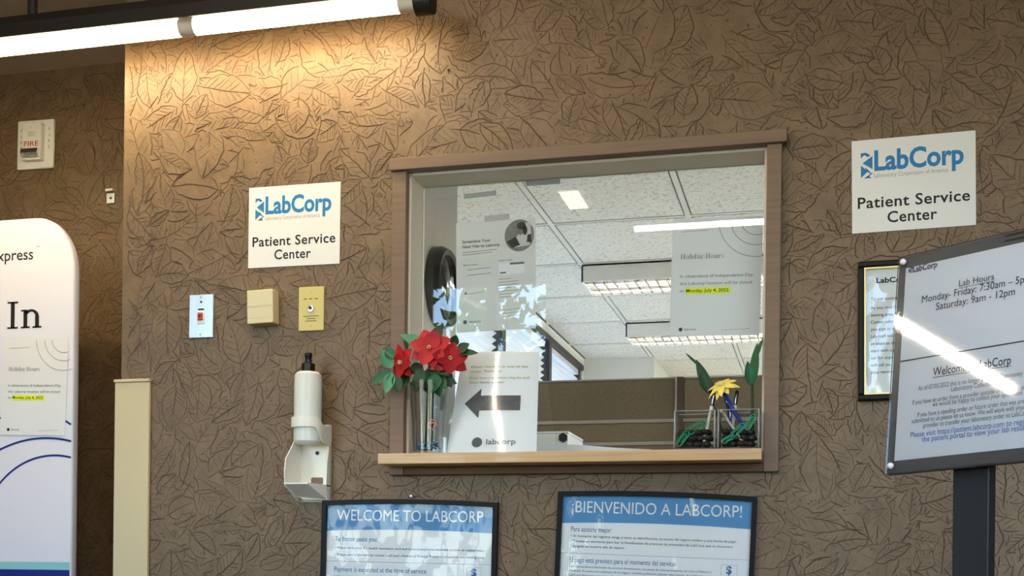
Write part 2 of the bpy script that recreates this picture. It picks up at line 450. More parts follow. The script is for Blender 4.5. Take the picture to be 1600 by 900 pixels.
# ------------------------------------------------------------------ the room shell
CEIL = 2.55; OC = 2.45
XL = P(193, 300).x          # outer corner of the front wall
RY = .605                   # recess wall
ox0, ox1 = P(637, 500).x, P(1196, 500).x
oz1 = (P(637, 270).z + P(1198, 232).z) / 2
SILL = P(890, 711).z        # top of the sill
YB = -3.05; XW0, XW1 = -3.8, 2.4

def struct(name, mb, m, parent=None, **k):
    o = mb.build(name, m, parent, **k)
    if parent is None: o['kind'] = 'structure'
    return o

def holed(mb, x0, x1, z0, z1, hx0, hx1, hz0, hz1, y0, y1):
    mb.box(x0, hx0, y0, y1, z0, z1); mb.box(hx1, x1, y0, y1, z0, z1)
    mb.box(hx0, hx1, y0, y1, z0, hz0); mb.box(hx0, hx1, y0, y1, hz1, z1)
wf = struct('wall_front', (lambda m: (holed(m, XL, XW1, 0, CEIL, ox0, ox1, SILL - .025, oz1, 0, .1), m)[1])(MB()), 'wallpaper')
wr = struct('wall_recess', MB().box(XW0, XL, RY, RY + .1, 0, CEIL), 'wallpaper')
struct('wall_return', MB().box(XL, XL + .1, .1, RY + .1, 0, CEIL), 'wallpaper')
struct('ceiling', MB().box(XW0 - .1, XW1 + .1, YB - .1, RY, CEIL, CEIL + .1), 'room_ceiling')
struct('floor', MB().box(XW0 - .1, XW1 + .1, YB - .1, .1, -.1, 0), 'carpet')
struct('floor', MB().box(XW0 - .1, XW1 + .1, .1, 8.1, -.1, 0), 'office_floor')
struct('wall_left', MB().box(XW0 - .1, XW0, YB - .1, RY + .1, 0, CEIL), 'wallpaper')
struct('wall_right', MB().box(XW1, XW1 + .1, YB - .1, .1, 0, CEIL), 'wallpaper')
struct('wall_office_right', MB().box(XW1, XW1 + .1, .1, 1.0, 0, CEIL).box(XW1, XW1 + .1, 7.4, 8.1, 0, CEIL).box(XW1, XW1 + .1, 1.0, 7.4, 0, 1.0).box(XW1, XW1 + .1, 1.0, 7.4, 2.3, CEIL), 'plaster')
# back wall with the big window whose trees and sky mirror in the glass
bw = MB(); BX0, BX1, BZ0, BZ1 = -3.2, -1.32, 1.0, 2.49
CX0, CX1, CZ0, CZ1 = -.15, 2.18, .92, 2.28
holed(bw, XW0, -.75, 0, CEIL, BX0, BX1, BZ0, BZ1, YB - .1, YB)
holed(bw, -.75, XW1, 0, CEIL, CX0, CX1, CZ0, CZ1, YB - .1, YB)
struct('wall_back', bw, 'wallpaper')
def back_window(name, X0, X1, Z0, Z1, muls):
    w2 = thing(name, None, None, ((X0 + X1) / 2, YB - .05, Z0), kind='structure')
    fr = MB()
    for a, b_ in ((X0, X0 + .05), (X1 - .05, X1)): fr.box(a, b_, YB - .08, YB - .02, Z0, Z1)
    fr.box(X0, X1, YB - .08, YB - .02, Z0, Z0 + .05); fr.box(X0, X1, YB - .08, YB - .02, Z1 - .04, Z1)
    fr.build('window_frame', 'dark_metal', w2)
    for q in muls: MB().box(q - .025, q + .025, YB - .08, YB - .02, Z0 + .05, Z1 - .04).build('mullion', 'dark_metal', w2)
    cuts = [X0 + .025] + muls + [X1 - .025]
    for a, b_ in zip(cuts[:-1], cuts[1:]):
        MB().box(a + .025, b_ - .025, YB - .055, YB - .05, Z0 + .05, Z1 - .04).build('pane', 'pane', w2)
    MB().box(X0 - .03, X1 + .03, YB, YB + .08, Z0 - .03, Z0).build('window_sill', 'casing', w2)
back_window('window_2', BX0, BX1, BZ0, BZ1, [-2.5, -1.66])
back_window('window_4', CX0, CX1, CZ0, CZ1, [.62, 1.40])

# ---- embossed leaves of the wallpaper: every vein is a low ridge
def leaf_relief(x0, x1, z0, z1, ysurf, count, name, parent, holes=()):
    L = rng.uniform(.06, .14, count); Wd = L * rng.uniform(.2, .36, count)
    cx = rng.uniform(x0, x1, count); cz = rng.uniform(z0, z1, count); an = rng.uniform(0, 2 * np.pi, count)
    ca, sa = np.cos(an), np.sin(an); bend = rng.uniform(-.18, .18, count)
    def halfw(t, wv): return wv * np.power(np.clip(np.sin(np.pi * np.clip(t, 0, 1) ** .85), 0, 1), .8)
    verts = []; faces = []; nv = 0
    def to_world(i, tx, ty):
        lx = (tx - .5) * L[i]; ly = ty + bend[i] * L[i] * (tx - .5) ** 2 * 2
        return cx[i] + lx * ca[i] - ly * sa[i], cz[i] + lx * sa[i] + ly * ca[i]
    for i in range(count):
        lines = []
        t = np.linspace(0, 1, 12); wob = rng.normal(0, .0017, 12)
        hw = halfw(t, Wd[i])
        lines.append((t, hw + wob, .003)); lines.append((t, -hw + wob[::-1], .003))
        t = np.linspace(-.14, .97, 9); lines.append((t, rng.normal(0, .0009, 9), .0031))
        nvn = rng.integers(5, 10)
        if rng.random() < .9:
            for k in range(nvn):
                a = (k + .8) / (nvn + .9)
                for sg in (-1, 1):
                    tt = np.linspace(a, min(a + .2, .985), 4)
                    end = halfw(np.array([tt[-1]]), Wd[i])[0] * rng.uniform(.7, .95)
                    lines.append((tt, sg * end * np.linspace(0, 1, 4) ** 1.15, .0017))
        dd = np.hypot(cx[i + 1:] - cx[i], cz[i + 1:] - cz[i])
        nb = np.nonzero(dd < .17)[0] + i + 1
        for tx, ty, wd in lines:
            X, Z = to_world(i, tx, ty)
            vis = (X > x0) & (X < x1) & (Z > z0) & (Z < z1)
            if rng.random() < .35: vis[rng.integers(0, len(vis))] = False
            for h in holes: vis &= ~((X > h[0]) & (X < h[1]) & (Z > h[2]) & (Z < h[3]))
            if len(nb):
                rx = X[:, None] - cx[nb]; rz = Z[:, None] - cz[nb]
                lx = (rx * ca[nb] + rz * sa[nb]) / L[nb] + .5
                ly = -rx * sa[nb] + rz * ca[nb] - bend[nb] * L[nb] * (lx - .5) ** 2 * 2
                inside = (lx > 0) & (lx < 1) & (np.abs(ly) < halfw(lx, Wd[nb]))
                vis &= ~inside.any(axis=1)
            k = 0; n_ = len(X)
            while k < n_:
                if not vis[k]: k += 1; continue
                e = k
                while e + 1 < n_ and vis[e + 1]: e += 1
                if e > k:
                    xs, zs = X[k:e + 1], Z[k:e + 1]
                    gx, gz = np.gradient(xs), np.gradient(zs); g = np.hypot(gx, gz) + 1e-9
                    nx, nz = -gz / g, gx / g
                    m_ = e - k + 1
                    hh = wd * (.55 + .45 * np.sin(np.linspace(.25, math.pi - .25, m_))) * rng.uniform(.5, 1.2)
                    ht = hh * .6
                    for q in range(m_):
                        verts += [(xs[q] - nx[q] * hh[q] * .5, ysurf + .0002, zs[q] - nz[q] * hh[q] * .5), (xs[q], ysurf - ht[q], zs[q]),
                                  (xs[q] + nx[q] * hh[q] * .5, ysurf + .0002, zs[q] + nz[q] * hh[q] * .5)]
                    for q in range(m_ - 1):
                        a = nv + 3 * q
                        faces += [(a, a + 1, a + 4, a + 3), (a + 1, a + 2, a + 5, a + 4)]
                    nv += 3 * m_
                k = e + 1
    me = bpy.data.meshes.new(name); me.from_pydata(verts, [], faces); me.materials.append(MATS['vein'])
    for p in me.polygons: p.use_smooth = True
    o = bpy.data.objects.new(name, me); link(o, parent); o['kind'] = 'stuff'
    return o
leaf_relief(XL + .01, 1.75, .75, 2.53, 0.0, 4600, 'embossed_leaves', wf, holes=[(ox0, ox1, SILL - .02, oz1)])
leaf_relief(-2.9, XL - .005, .75, 2.53, RY, 1350, 'embossed_leaves', wr)

# ---- service window
w1 = thing('window_1', None, None, ((ox0 + ox1) / 2, 0, SILL), kind='structure')
cw = P(637, 500).x - P(615, 500).x
zb = P(1207, 738).z
MB().box(ox0 - cw, ox0, -.022, 0, zb, oz1).build('side_casing', 'casing', w1, bevel=.002)
MB().box(ox1, ox1 + cw * .92, -.022, 0, zb, oz1).build('side_casing', 'casing', w1, bevel=.002)
MB().box(ox0 - cw - .004, ox1 + cw + .008, -.032, 0, oz1, oz1 + .029).build('head_casing', 'casing', w1, bevel=.002)
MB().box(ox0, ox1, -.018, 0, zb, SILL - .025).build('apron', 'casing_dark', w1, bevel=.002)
sl0, sl1 = P(590, 718, -.095).x, P(1190, 710, -.095).x
MB().box(sl0, sl1, -.095, 0, SILL - .025, SILL).box(ox0 + .001, ox1 - .001, -.001, .098, SILL - .024, SILL).build('sill_board', 'pale_wood', w1, bevel=.0015)
rv = MB(); rt = .006
rv.box(ox0, ox0 + rt, 0, .1, SILL, oz1); rv.box(ox1 - rt, ox1, 0, .1, SILL, oz1); rv.box(ox0 + rt, ox1 - rt, 0, .1, oz1 - rt, oz1)
rv.build('reveal_lining', 'reveal', w1)
YG = .088
MB().box(ox0 + rt, ox1 - rt, YG, YG + .005, SILL, oz1 - rt).build('glass_pane', 'pane', w1)

# cream corner guard
gx0, gx1 = P(189.5, 700, -.012).x, P(232, 700, -.012).x
gz = P(212, 592, -.012).z
t1 = thing('trim_1', None, None, ((gx0 + gx1) / 2, 0, 0), kind='structure')
MB().box(XL - .012, gx1, -.012, 0, 0, gz - .008).box(XL - .012, XL, 0, .06, 0, gz - .008).build('corner_guard', 'cream', t1, bevel=.003)
MB().box(XL - .014, gx1 + .001, -.015, 0, gz - .008, gz).box(XL - .014, XL, 0, .062, gz - .008, gz).build('end_cap', 'cream', t1, bevel=.002)

# ------------------------------------------------------------------ office behind the glass
OX = -1.6
ow = MB()
WY0, WY1, WZ0, WZ1 = 2.15, 5.42, 1.0, OC - .06
ow.box(OX - .1, OX, RY + .1, WY0, 0, OC); ow.box(OX - .1, OX, WY1, 8, 0, OC); ow.box(OX - .1, OX, WY0, WY1, 0, WZ0); ow.box(OX - .1, OX, WY0, WY1, WZ1, OC)
struct('wall_office_left', ow, 'plaster')
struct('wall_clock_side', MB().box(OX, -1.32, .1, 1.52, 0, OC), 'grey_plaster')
struct('wall_office_back', MB().box(OX - .1, XW1, 8, 8.1, 0, OC), 'plaster')
struct('wall_bulkhead', MB().box(OX, -1.11, 5.48, 8, 0, OC), 'plaster')
struct('wall_office_front', MB().box(XL + .1, ox0, .1, .11, 0, OC).box(ox1, XW1, .1, .11, 0, OC).box(ox0, ox1, .1, .11, 0, SILL - .03).box(ox0, ox1, .1, .11, oz1, OC), 'plaster')
oc = struct('ceiling', MB().box(OX - .1, XW1, .1, 8.1, OC + .03, OC + .1), 'dark_metal')
GX, GY = .585, .675
xs = [-1.13 + GX * k for k in range(-1, 7)]; ys = [2.27 + GY * k for k in range(-4, 9)]
tile_me = None
for a in [OX - 0.0] + xs:
    if a < OX: continue
xs = [x for x in xs if x > OX]; xs = [OX] + xs
for i, a in enumerate(xs):
    b_ = xs[i + 1] if i + 1 < len(xs) else XW1
    for c_, d_ in zip(ys[:-1], ys[1:]):
        if c_ < .1: c_ = .11
        if d_ < .2 or d_ > 8: continue
        full = abs((b_ - a) - GX) < 1e-6 and abs((d_ - c_) - GY) < 1e-6
        if full and tile_me is not None:
            o = bpy.data.objects.new('ceiling_tile', tile_me); o.location = (a, c_, 0); COL.objects.link(o); o.parent = oc
        else:
            mb = MB().box(.017, b_ - a - .017, .020, d_ - c_ - .020, OC - .002, OC + .028)
            o = mb.build('ceiling_tile', 'ceiling_tile', oc); o.location = (a, c_, 0)
            if full: tile_me = o.data
for x in xs[1:]: MB().box(x - .011, x + .011, .11, 8, OC - .003, OC + .027).build('grid_bar', 'grid', oc)
for y in ys[1:-1]:
    if .2 < y < 7.9: MB().box(OX, XW1, y - .010, y + .010, OC - .0025, OC + .0265).build('grid_bar', 'grid', oc)
# office window band with blinds
w3 = thing('window_3', None, None, (OX - .05, 3.8, WZ0), kind='structure')
f3 = MB(); f3.box(OX - .09, OX - .01, WY0, WY0 + .05, WZ0, WZ1); f3.box(OX - .09, OX - .01, WY1 - .05, WY1, WZ0, WZ1)
f3.box(OX - .09, OX - .01, WY0, WY1, WZ0, WZ0 + .05); f3.box(OX - .09, OX + .012, WY0, WY1, WZ1 - .035, WZ1); f3.build('window_frame', 'dark_metal', w3)
for q in (3.25, 4.36): MB().box(OX - .09, OX + .012, q - .035, q + .035, WZ0 + .05, WZ1 - .035).build('mullion', 'dark_metal', w3)
bays = ((WY0 + .05, 3.215), (3.285, 4.325), (4.395, WY1 - .05))
for a, b_ in bays: MB().box(OX - .075, OX - .07, a, b_, WZ0 + .05, WZ1 - .035).build('pane', 'pane', w3)
for k, (a, b_) in enumerate(bays):
    bl = thing('window_blind', ['white slatted blind of the office window bay nearest the clock', 'white slatted blind in the middle bay of the office window', 'white slatted blind in the farthest bay of the office window, by the bulkhead'][k], 'blind', (OX - .035, a, WZ0 + .05), 'blinds on the office window band')
    MB().box(OX - .055, OX - .015, a + .01, b_ - .01, WZ1 - .07, WZ1 - .037).build('head_rail', 'blind', bl)
    sm = None; z = WZ0 + .09
    while z < WZ1 - .08:
        if sm is None:
            mb = MB(); mb.add([(OX - .053, a + .012, z - .012), (OX - .053, b_ - .012, z - .012), (OX - .017, b_ - .012, z + .012), (OX - .017, a + .012, z + .012),
                               (OX - .053, a + .012, z - .0105), (OX - .053, b_ - .012, z - .0105), (OX - .017, b_ - .012, z + .0135), (OX - .017, a + .012, z + .0135)],
                              [(0, 1, 2, 3), (7, 6, 5, 4), (0, 4, 5, 1), (1, 5, 6, 2), (2, 6, 7, 3), (3, 7, 4, 0)])
            sm = mb.build('slat', 'blind', bl); z00 = z
        else:
            o = bpy.data.objects.new('slat', sm.data); o.location = (0, 0, z - z00); COL.objects.link(o); o.parent = bl
        z += .036
w5 = thing('window_5', None, None, (XW1 + .05, 4.2, 1.0), kind='structure')  # unseen window added in the right wall for more office daylight
f5 = MB()
for a in (1.0, 7.36): f5.box(XW1 + .02, XW1 + .08, a, a + .04, 1.0, 2.3)
f5.box(XW1 + .02, XW1 + .08, 1.04, 7.36, 1.0, 1.04); f5.box(XW1 + .02, XW1 + .08, 1.04, 7.36, 2.26, 2.3); f5.build('window_frame', 'dark_metal', w5)
for k in range(4): MB().box(XW1 + .045, XW1 + .05, 1.06 + k * 1.58, 2.6 + k * 1.58, 1.04, 2.26).build('pane', 'pane', w5)
for k in range(3): MB().box(XW1 + .02, XW1 + .08, 2.6 + k * 1.58, 2.64 + k * 1.58, 1.04, 2.26).build('mullion', 'dark_metal', w5)
# louvred ceiling fixtures
def fixture(label, xa, xb, ya, yb):
    t = thing('louvred_ceiling_light', label, 'ceiling light', ((xa + xb) / 2, (ya + yb) / 2, OC - .004), 'louvred office ceiling lights')
    zt, z0 = OC - .004, OC - .085
    m = MB(); m.box(xa, xb, ya, ya + .008, z0, zt); m.box(xa, xb, yb - .008, yb, z0, zt); m.box(xa, xa + .008, ya, yb, z0, zt); m.box(xb - .008, xb, ya, yb, z0, zt); m.box(xa, xb, ya, yb, zt - .006, zt)
    m.build('housing', 'fixture_white', t)
    for q in (.3, .7):
        y = ya + (yb - ya) * q
        MB().tube([(xa + .02, y, zt - .03), (xb - .02, y, zt - .03)], .012, 8).build('lamp_tube', 'office_tube', t, smooth=True)
    m = MB(); nx = int((xb - xa) / .05)
    for i in range(1, nx): x = xa + (xb - xa) * i / nx; m.box(x - .002, x + .002, ya + .008, yb - .008, z0, z0 + .042)
    for i in range(1, 6): y = ya + (yb - ya) * i / 6; m.box(xa + .008, xb - .008, y - .002, y + .002, z0, z0 + .042)
    m.build('louver', 'louver_metal', t)
fixture('louvred fluorescent ceiling light partly hidden by the holiday hours notice, nearer one', -1.13, .04, 2.96, 3.27)
fixture('louvred fluorescent ceiling light farther back, just above the partition flowers', -1.13, .04, 4.34, 4.66)
fixture('unseen louvred fill light added far right behind the wall', .6, 1.8, 2.96, 3.27)  # this and the next four are added out of view to brighten the office
fixture('unseen louvred fill light added far right at the rear of the office', .6, 1.8, 5.6, 5.92)
fixture('unseen louvred fill light added right above the office counter', .6, 1.8, .9, 1.2)
fixture('unseen louvred fill light added over the far end of the office', -.6, .5, 6.6, 6.9)
fixture('unseen louvred fill light added right of the far end of the office', 1.0, 2.2, 4.3, 4.6)
# counter
wt = thing('office_counter', 'grey office counter just inside the service window', 'counter', (-.5, .4, 0))
MB().box(-1.3, .6, .112, .72, SILL - .03, SILL - .001).build('worktop', 'worktop', wt, bevel=.003)
MB().box(-1.28, .58, .13, .68, 0, SILL - .03).build('cabinet_base', 'fixture_white', wt, bevel=.003)
# partition
pt = thing('office_partition', 'brown fabric cubicle partition with pale rails behind the service window', 'partition', (-.3, 1.6, 0))
zt = P(1000, 591, 1.6).z; zm = P(940, 660, 1.6).z; zl = P(940, 693, 1.6).z
jx = P(1062, 640, 1.6).x
for a, b_ in ((-1.3, jx - .014), (jx + .014, 1.4)):
    MB().box(a, b_, 1.6, 1.65, zm + .008, zt - .006).build('fabric_panel', 'partition', pt, bevel=.004)
    MB().box(a, b_, 1.6, 1.65, zl + .004, zm - .004).build('fabric_panel', 'partition', pt, bevel=.004)
    MB().box(a, b_, 1.6, 1.65, .08, zl - .008).build('fabric_panel', 'partition', pt, bevel=.004)
    MB().box(a, b_, 1.596, 1.654, zt - .006, zt).build('top_rail', 'partition_rail', pt)
    MB().box(a, b_, 1.594, 1.656, zm - .004, zm + .008).build('rail', 'partition_rail', pt)
    MB().box(a, b_, 1.594, 1.656, zl - .008, zl + .004).build('rail', 'partition_rail', pt)
    MB().box(a, b_, 1.61, 1.64, 0, .08).build('kick_rail', 'partition_post', pt)
MB().box(jx - .014, jx + .014, 1.592, 1.658, 0, zt).build('post', 'partition_post', pt)
MB().box(jx - .016, jx - .010, 1.588, 1.592, 0, zt).build('post_trim', 'partition_rail', pt)
# wall clock on the side wall
ck = thing('wall_clock', 'round black-rimmed wall clock seen sideways at the left inside the service window', 'clock', (-1.32, 1.29, P(690, 450, 1.29).z))
cz = P(690, 450, 1.29).z; r_ = .142
MB().lathe([(r_, 0), (r_, .03), (r_ - .012, .05), (r_ - .03, .045), (r_ - .034, .02), (0.0001, .018)], (-1.32, 1.29, cz), 40, 'x').build('rim', 'black_plastic', ck, smooth='auto')
MB().lathe([(r_ - .033, .0185), (r_ - .033, .021), (.0001, .021)], (-1.32, 1.29, cz), 40, 'x').build('face', 'clock_face', ck)
for k in range(12):
    a = k * math.pi / 6
    mb = MB(); mb.tube([(-1.298, 1.29 + .092 * math.sin(a), cz + .092 * math.cos(a)), (-1.298, 1.29 + .102 * math.sin(a), cz + .102 * math.cos(a))], .003, 6); mb.build('hour_mark', 'ink', ck)
MB().tube([(-1.295, 1.29, cz), (-1.295, 1.335, cz + .045)], .004, 6).build('hour_hand', 'ink', ck)
MB().tube([(-1.293, 1.29, cz), (-1.293, 1.25, cz + .08)], .003, 6).build('minute_hand', 'ink', ck)
MB().lathe([(r_ - .031, .040), (r_ - .031, .042), (.0001, .046)], (-1.32, 1.29, cz), 32, 'x').build('cover_glass', 'pane', ck, smooth=True)
# white box with black badge and loose papers on the counter
bx = [P(838, 700, .5), P(884, 700, .5)]; bt = P(860, 672, .5).z
bxo = thing('white_device_box', 'white box with a black hexagonal badge on the office counter', 'box', ((bx[0].x + bx[1].x) / 2, .55, SILL))
xb0, xb1 = P(800, 690, .45).x, P(888, 690, .45).x; bt = P(860, 674, .45).z
MB().box(xb0, xb1, .45, .66, SILL, bt - .006).build('body', 'white_plastic', bxo, bevel=.004)
MB().box(xb0 - .001, xb1 + .001, .448, .662, bt - .006, bt).build('lid', 'paper', bxo, bevel=.002)
hx, hz = P(880, 684, .447).x, P(880, 684, .447).z
MB().prism([(hx + .013 * math.cos(a), hz + .0135 * math.sin(a)) for a in [math.pi / 6 + k * math.pi / 3 for k in range(6)]], .442, .45).build('badge', 'black_plastic', bxo)
pp = MB()
ctl = [(842, 697), (852, 695.5), (900, 694.5), (930, 697), (960, 699.5), (990, 701), (1015, 702), (1030, 705)]
prof = []
for q in np.linspace(842, 1030, 15):
    p_ = P(q, float(np.interp(q, [c[0] for c in ctl], [c[1] for c in ctl])), .16); prof.append((p_.x, p_.z))
vsx = []; 
for x, z in prof: vsx += [(x, .16, z), (x, .40, z)]
for x, z in prof: vsx += [(x, .16, SILL), (x, .40, SILL)]
fsx = [(2 * i, 2 * i + 2, 2 * i + 3, 2 * i + 1) for i in range(14)] + [(2 * i, 30 + 2 * i, 32 + 2 * i, 2 * i + 2) for i in range(14)] + [(0, 1, 31, 30)]
pp.add(vsx, fsx)
tag(pp.build('paper_stack', 'paper', smooth=False), 'curled stack of white papers lying inside the window on the counter', 'papers')

# ------------------------------------------------------------------ lamps of the waiting room
def run_lamp(name, label, A, B, joints, rad, em, hang=None, overhang=.05, group=None, wide=.03):
    """black linear lamp from A to B along x or y with bare tubes below a dark channel"""
    A = Vector(A); B = Vector(B); d = (B - A).normalized(); side = Vector((-d.y, d.x, 0)); up = Vector((0, 0, 1))
    t = thing(name, label, 'lamp', (A + B) / 2, group)
    a0 = A - d * overhang; b0 = B + d * overhang
    # channel: half round section above the tube
    sec = [(-wide, rad * .15), (-wide, .035), (-wide * .6, .062), (wide * .6, .062), (wide, .035), (wide, rad * .15), (wide - .004, rad * .15), (wide - .004, .03), (-wide + .004, .03), (-wide + .004, rad * .15)]
    n = len(sec); mb = MB()
    mb.add([a0 + side * s_ + up * h for s_, h in sec] + [b0 + side * s_ + up * h for s_, h in sec],
           [tuple(range(n)), tuple(range(2 * n - 1, n - 1, -1))] + [(i, i + n, (i + 1) % n + n, (i + 1) % n) for i in range(n)])
    mb.build('channel', 'lamp_black', t)
    cuts = [0.0] + joints + [(B - A).length]
    for i in range(len(cuts) - 1):
        g0 = .012 if i else .0; g1 = .012
        MB().tube([A + d * (cuts[i] + g0), A + d * (cuts[i + 1] - g1)], rad, 16).build('lamp_tube', em, t, smooth='auto')
    for j in joints: MB().tube([A + d * (j - .02), A + d * (j + .02)], rad * 1.05, 16).build('lamp_holder', 'socket_grey', t, smooth='auto')
    MB().tube([B - d * .018, B + d * .022], rad * 1.05, 16).build('end_socket', 'socket_grey', t, smooth='auto')
    MB().tube([B + d * .022, B + d * (overhang + .012)], rad * 1.5, 16).build('end_cap', 'lamp_black', t, smooth='auto')
    for s_ in (hang or []):
        p = A + d * s_ + up * .06
        MB().tube([p, Vector((p.x, p.y, CEIL))], .012, 10).build('hanger', 'lamp_black', t, smooth='auto')
        MB().tube([Vector((p.x, p.y, CEIL - .012)), Vector((p.x, p.y, CEIL))], .045, 16).build('ceiling_plate', 'lamp_black', t, smooth='auto')
    return t
LY = -.15
pa = P(636, 6, LY); pj = P(295, 44, LY)
lz = (pa.z + P(100, 62, LY).z) / 2
jl = pa.x - pj.x
run_lamp('linear_tube_lamp', 'long black linear lamp with bare lit tubes hung along the wall above the signs', (pa.x - jl * 3, LY, lz), (pa.x, LY, lz), [jl, jl * 2], .021, 'tube_lit', hang=[.05 * jl, jl * 1.22, jl * 2.8], overhang=.05, wide=.045)
run_lamp('ceiling_tube_lamp', 'ceiling tube lamp seen as a white streak mirrored in the service window', (-.8, -2.3, 2.47), (.5, -2.3, 2.47), [.65], .014, 'room_tube', hang=[.2, 1.1], group='waiting room ceiling lamps')
run_lamp('ceiling_tube_lamp', 'linear ceiling tube lamp mirrored as a diagonal white bar in the hours board', (-1.84, -2.06, 2.5), (-1.98, -2.66, 2.5), [], .014, 'room_tube', hang=[.3], group='waiting room ceiling lamps')
run_lamp('ceiling_tube_lamp', 'ceiling tube lamp running out from the wall, mirrored in the arrow notice sleeve', (-1.12, -.5, 2.47), (-1.12, -1.5, 2.47), [.5], .014, 'room_tube', hang=[.2, .8], group='waiting room ceiling lamps')
t = thing('ceiling_panel_light', 'small flat ceiling light mirrored as a bright patch in the service window', 'ceiling light', (-1.02, -2.0, CEIL))
MB().box(-1.075, -.965, -2.16, -1.86, CEIL - .02, CEIL).build('housing', 'fixture_white', t, bevel=.003)
MB().box(-1.06, -.98, -2.145, -1.875, CEIL - .026, CEIL - .02).build('diffuser', 'panel_lit', t)

# ------------------------------------------------------------------ wall signs
def logo(mb, pl_x, pl_z, wd, h):
    """square mark of crossing diagonal bars cut out of blue triangles"""
    x0, z0 = pl_x, pl_z; y = -.0028
    tri = lambda a, b, c: mb.flat([(x0 + p[0] * wd, z0 + p[1] * h) for p in (a, b, c)], y)
    tri((0, .80), (.52, 1), (0, 1)); tri((.16, 1 - .36), (1, .40), (1, .82)) if False else None
    tri((.14, .60), (1, .34), (1, .86)); tri((0, .03), (.62, .27), (0, .52)); tri((.24, .0), (.95, .0), (.62, .1))
    for k in range(4):
        a = k * .09
        mb.strip((x0 + (.30 + a) * wd, z0 + (.92 - a * .3) * h), (x0 + (.5 + a) * wd, z0 + (.99 - a * .3) * h), .05 * h, y)
        mb.strip((x0 + (.40 + a * .9) * wd, z0 + (.40 - a * .6) * h), (x0 + (.62 + a * .9) * wd, z0 + (.30 - a * .4) * h), .035 * h, y)
        mb.strip((x0 + (.5 + a) * wd, z0 + (.03 + a * .35) * h), (x0 + (.72 + a) * wd, z0 + (.10 + a * .35) * h), .035 * h, y)
def service_sign(label, pts):
    pl, wd, h = wall_plane(pts)
    t = thing('wall_sign', label, 'sign', pl.o, 'patient service signs', rot=pl.rot)
    MB().box(-wd / 2, wd / 2, -.0025, 0, -h / 2, h / 2).apply(pl.M).build('panel', 'sign_white', t, bevel=.0006)
    L, Tp = -wd / 2, h / 2
    m = MB(); text(m, 'LabCorp', L + .185 * wd, Tp - .335 * h, .205 * h, .72 * wd, y=-.0028, bold=.03)
    logo(m, L + .075 * wd, Tp - .415 * h, .095 * wd, .275 * h)
    m.apply(pl.M).build('brand_mark', 'labblue', t)
    m = MB(); text(m, 'Laboratory Corporation of America', L + .185 * wd, Tp - .415 * h, .045 * h, .595 * wd, y=-.0028)
    m.apply(pl.M).build('small_lettering', 'pale_ink', t)
    m = MB(); text(m, 'Patient Service', 0, Tp - .735 * h, .115 * h, .905 * wd, 'c', y=-.0028, bold=.016, space=1.06)
    text(m, 'Center', -.01 * wd, Tp - .905 * h, .115 * h, .40 * wd, 'c', y=-.0028, bold=.016, space=1.06)
    m.apply(pl.M).build('lettering', 'ink', t)
service_sign('white patient service center sign above the ivory chime box', [(389, 294), (532, 284.5), (532, 412), (389, 420)])
service_sign('white patient service center sign at the right above the hours board', [(1332, 221), (1526.5, 204), (1523, 352), (1330, 366)])

# nurse-call plate with red button
def plate(name, label, cat, pts, m, th=.006, bev=.0015):
    pl, wd, h = wall_plane(pts)
    t = thing(name, label, cat, pl.o, rot=pl.rot)
    MB().box(-wd / 2, wd / 2, -th, 0, -h / 2, h / 2).apply(pl.M).build('plate', m, t, bevel=bev)
    return t, pl, wd, h
t, pl, wd, h = plate('button_plate', 'brushed steel wall plate with a red button, leftmost of the three plates', 'wall plate', [(297, 462), (335, 460), (334.5, 528), (297.5, 529)], 'brushed')
MB().box(-.010, .010, -.0085, -.005, -.020, .014).apply(pl.M).build('button_surround', 'white_plastic', t, bevel=.001)
MB().box(-.008, .008, -.0075, -.005, .015, .019).apply(pl.M).build('slot', 'black_plastic', t)
rb = MB().box(-.0065, .0065, -.0135, -.008, -.011, .008).apply(pl.M).build('red_button', 'red_ink', t, bevel=.0015)
MB().lathe([(.0032, -.0138), (.0001, -.014)], (0, 0, -.001), 10, 'y').apply(pl.M).build('button_mark', 'ink', rb)
for z in (.047, -.047, .036): MB().lathe([(.003, -.005), (.0028, -.0075), (.0001, -.008)], (0, 0, z), 12, 'y').apply(pl.M).build('screw', 'chrome' if abs(z) > .04 else 'dark_metal', t)
# ivory chime box
pl, wd, h = wall_plane([(396, 459), (436, 456), (436, 508), (396, 511)])
t = thing('chime_box', 'ivory plastic box below the left sign, between the two plates', 'wall box', pl.o, rot=pl.rot)
MB().box(-wd / 2, wd / 2, -.036, 0, -h / 2, h / 2).apply(pl.M).build('cover', 'ivory', t, bevel=.002)
m = MB()
for z in (.002, -.001, -.028): m.box(-wd / 2 + .004, wd / 2 - .004, -.0364, -.0358, z - .0004, z + .0004)
m.apply(pl.M).build('seam', 'yellow_ivory', t)
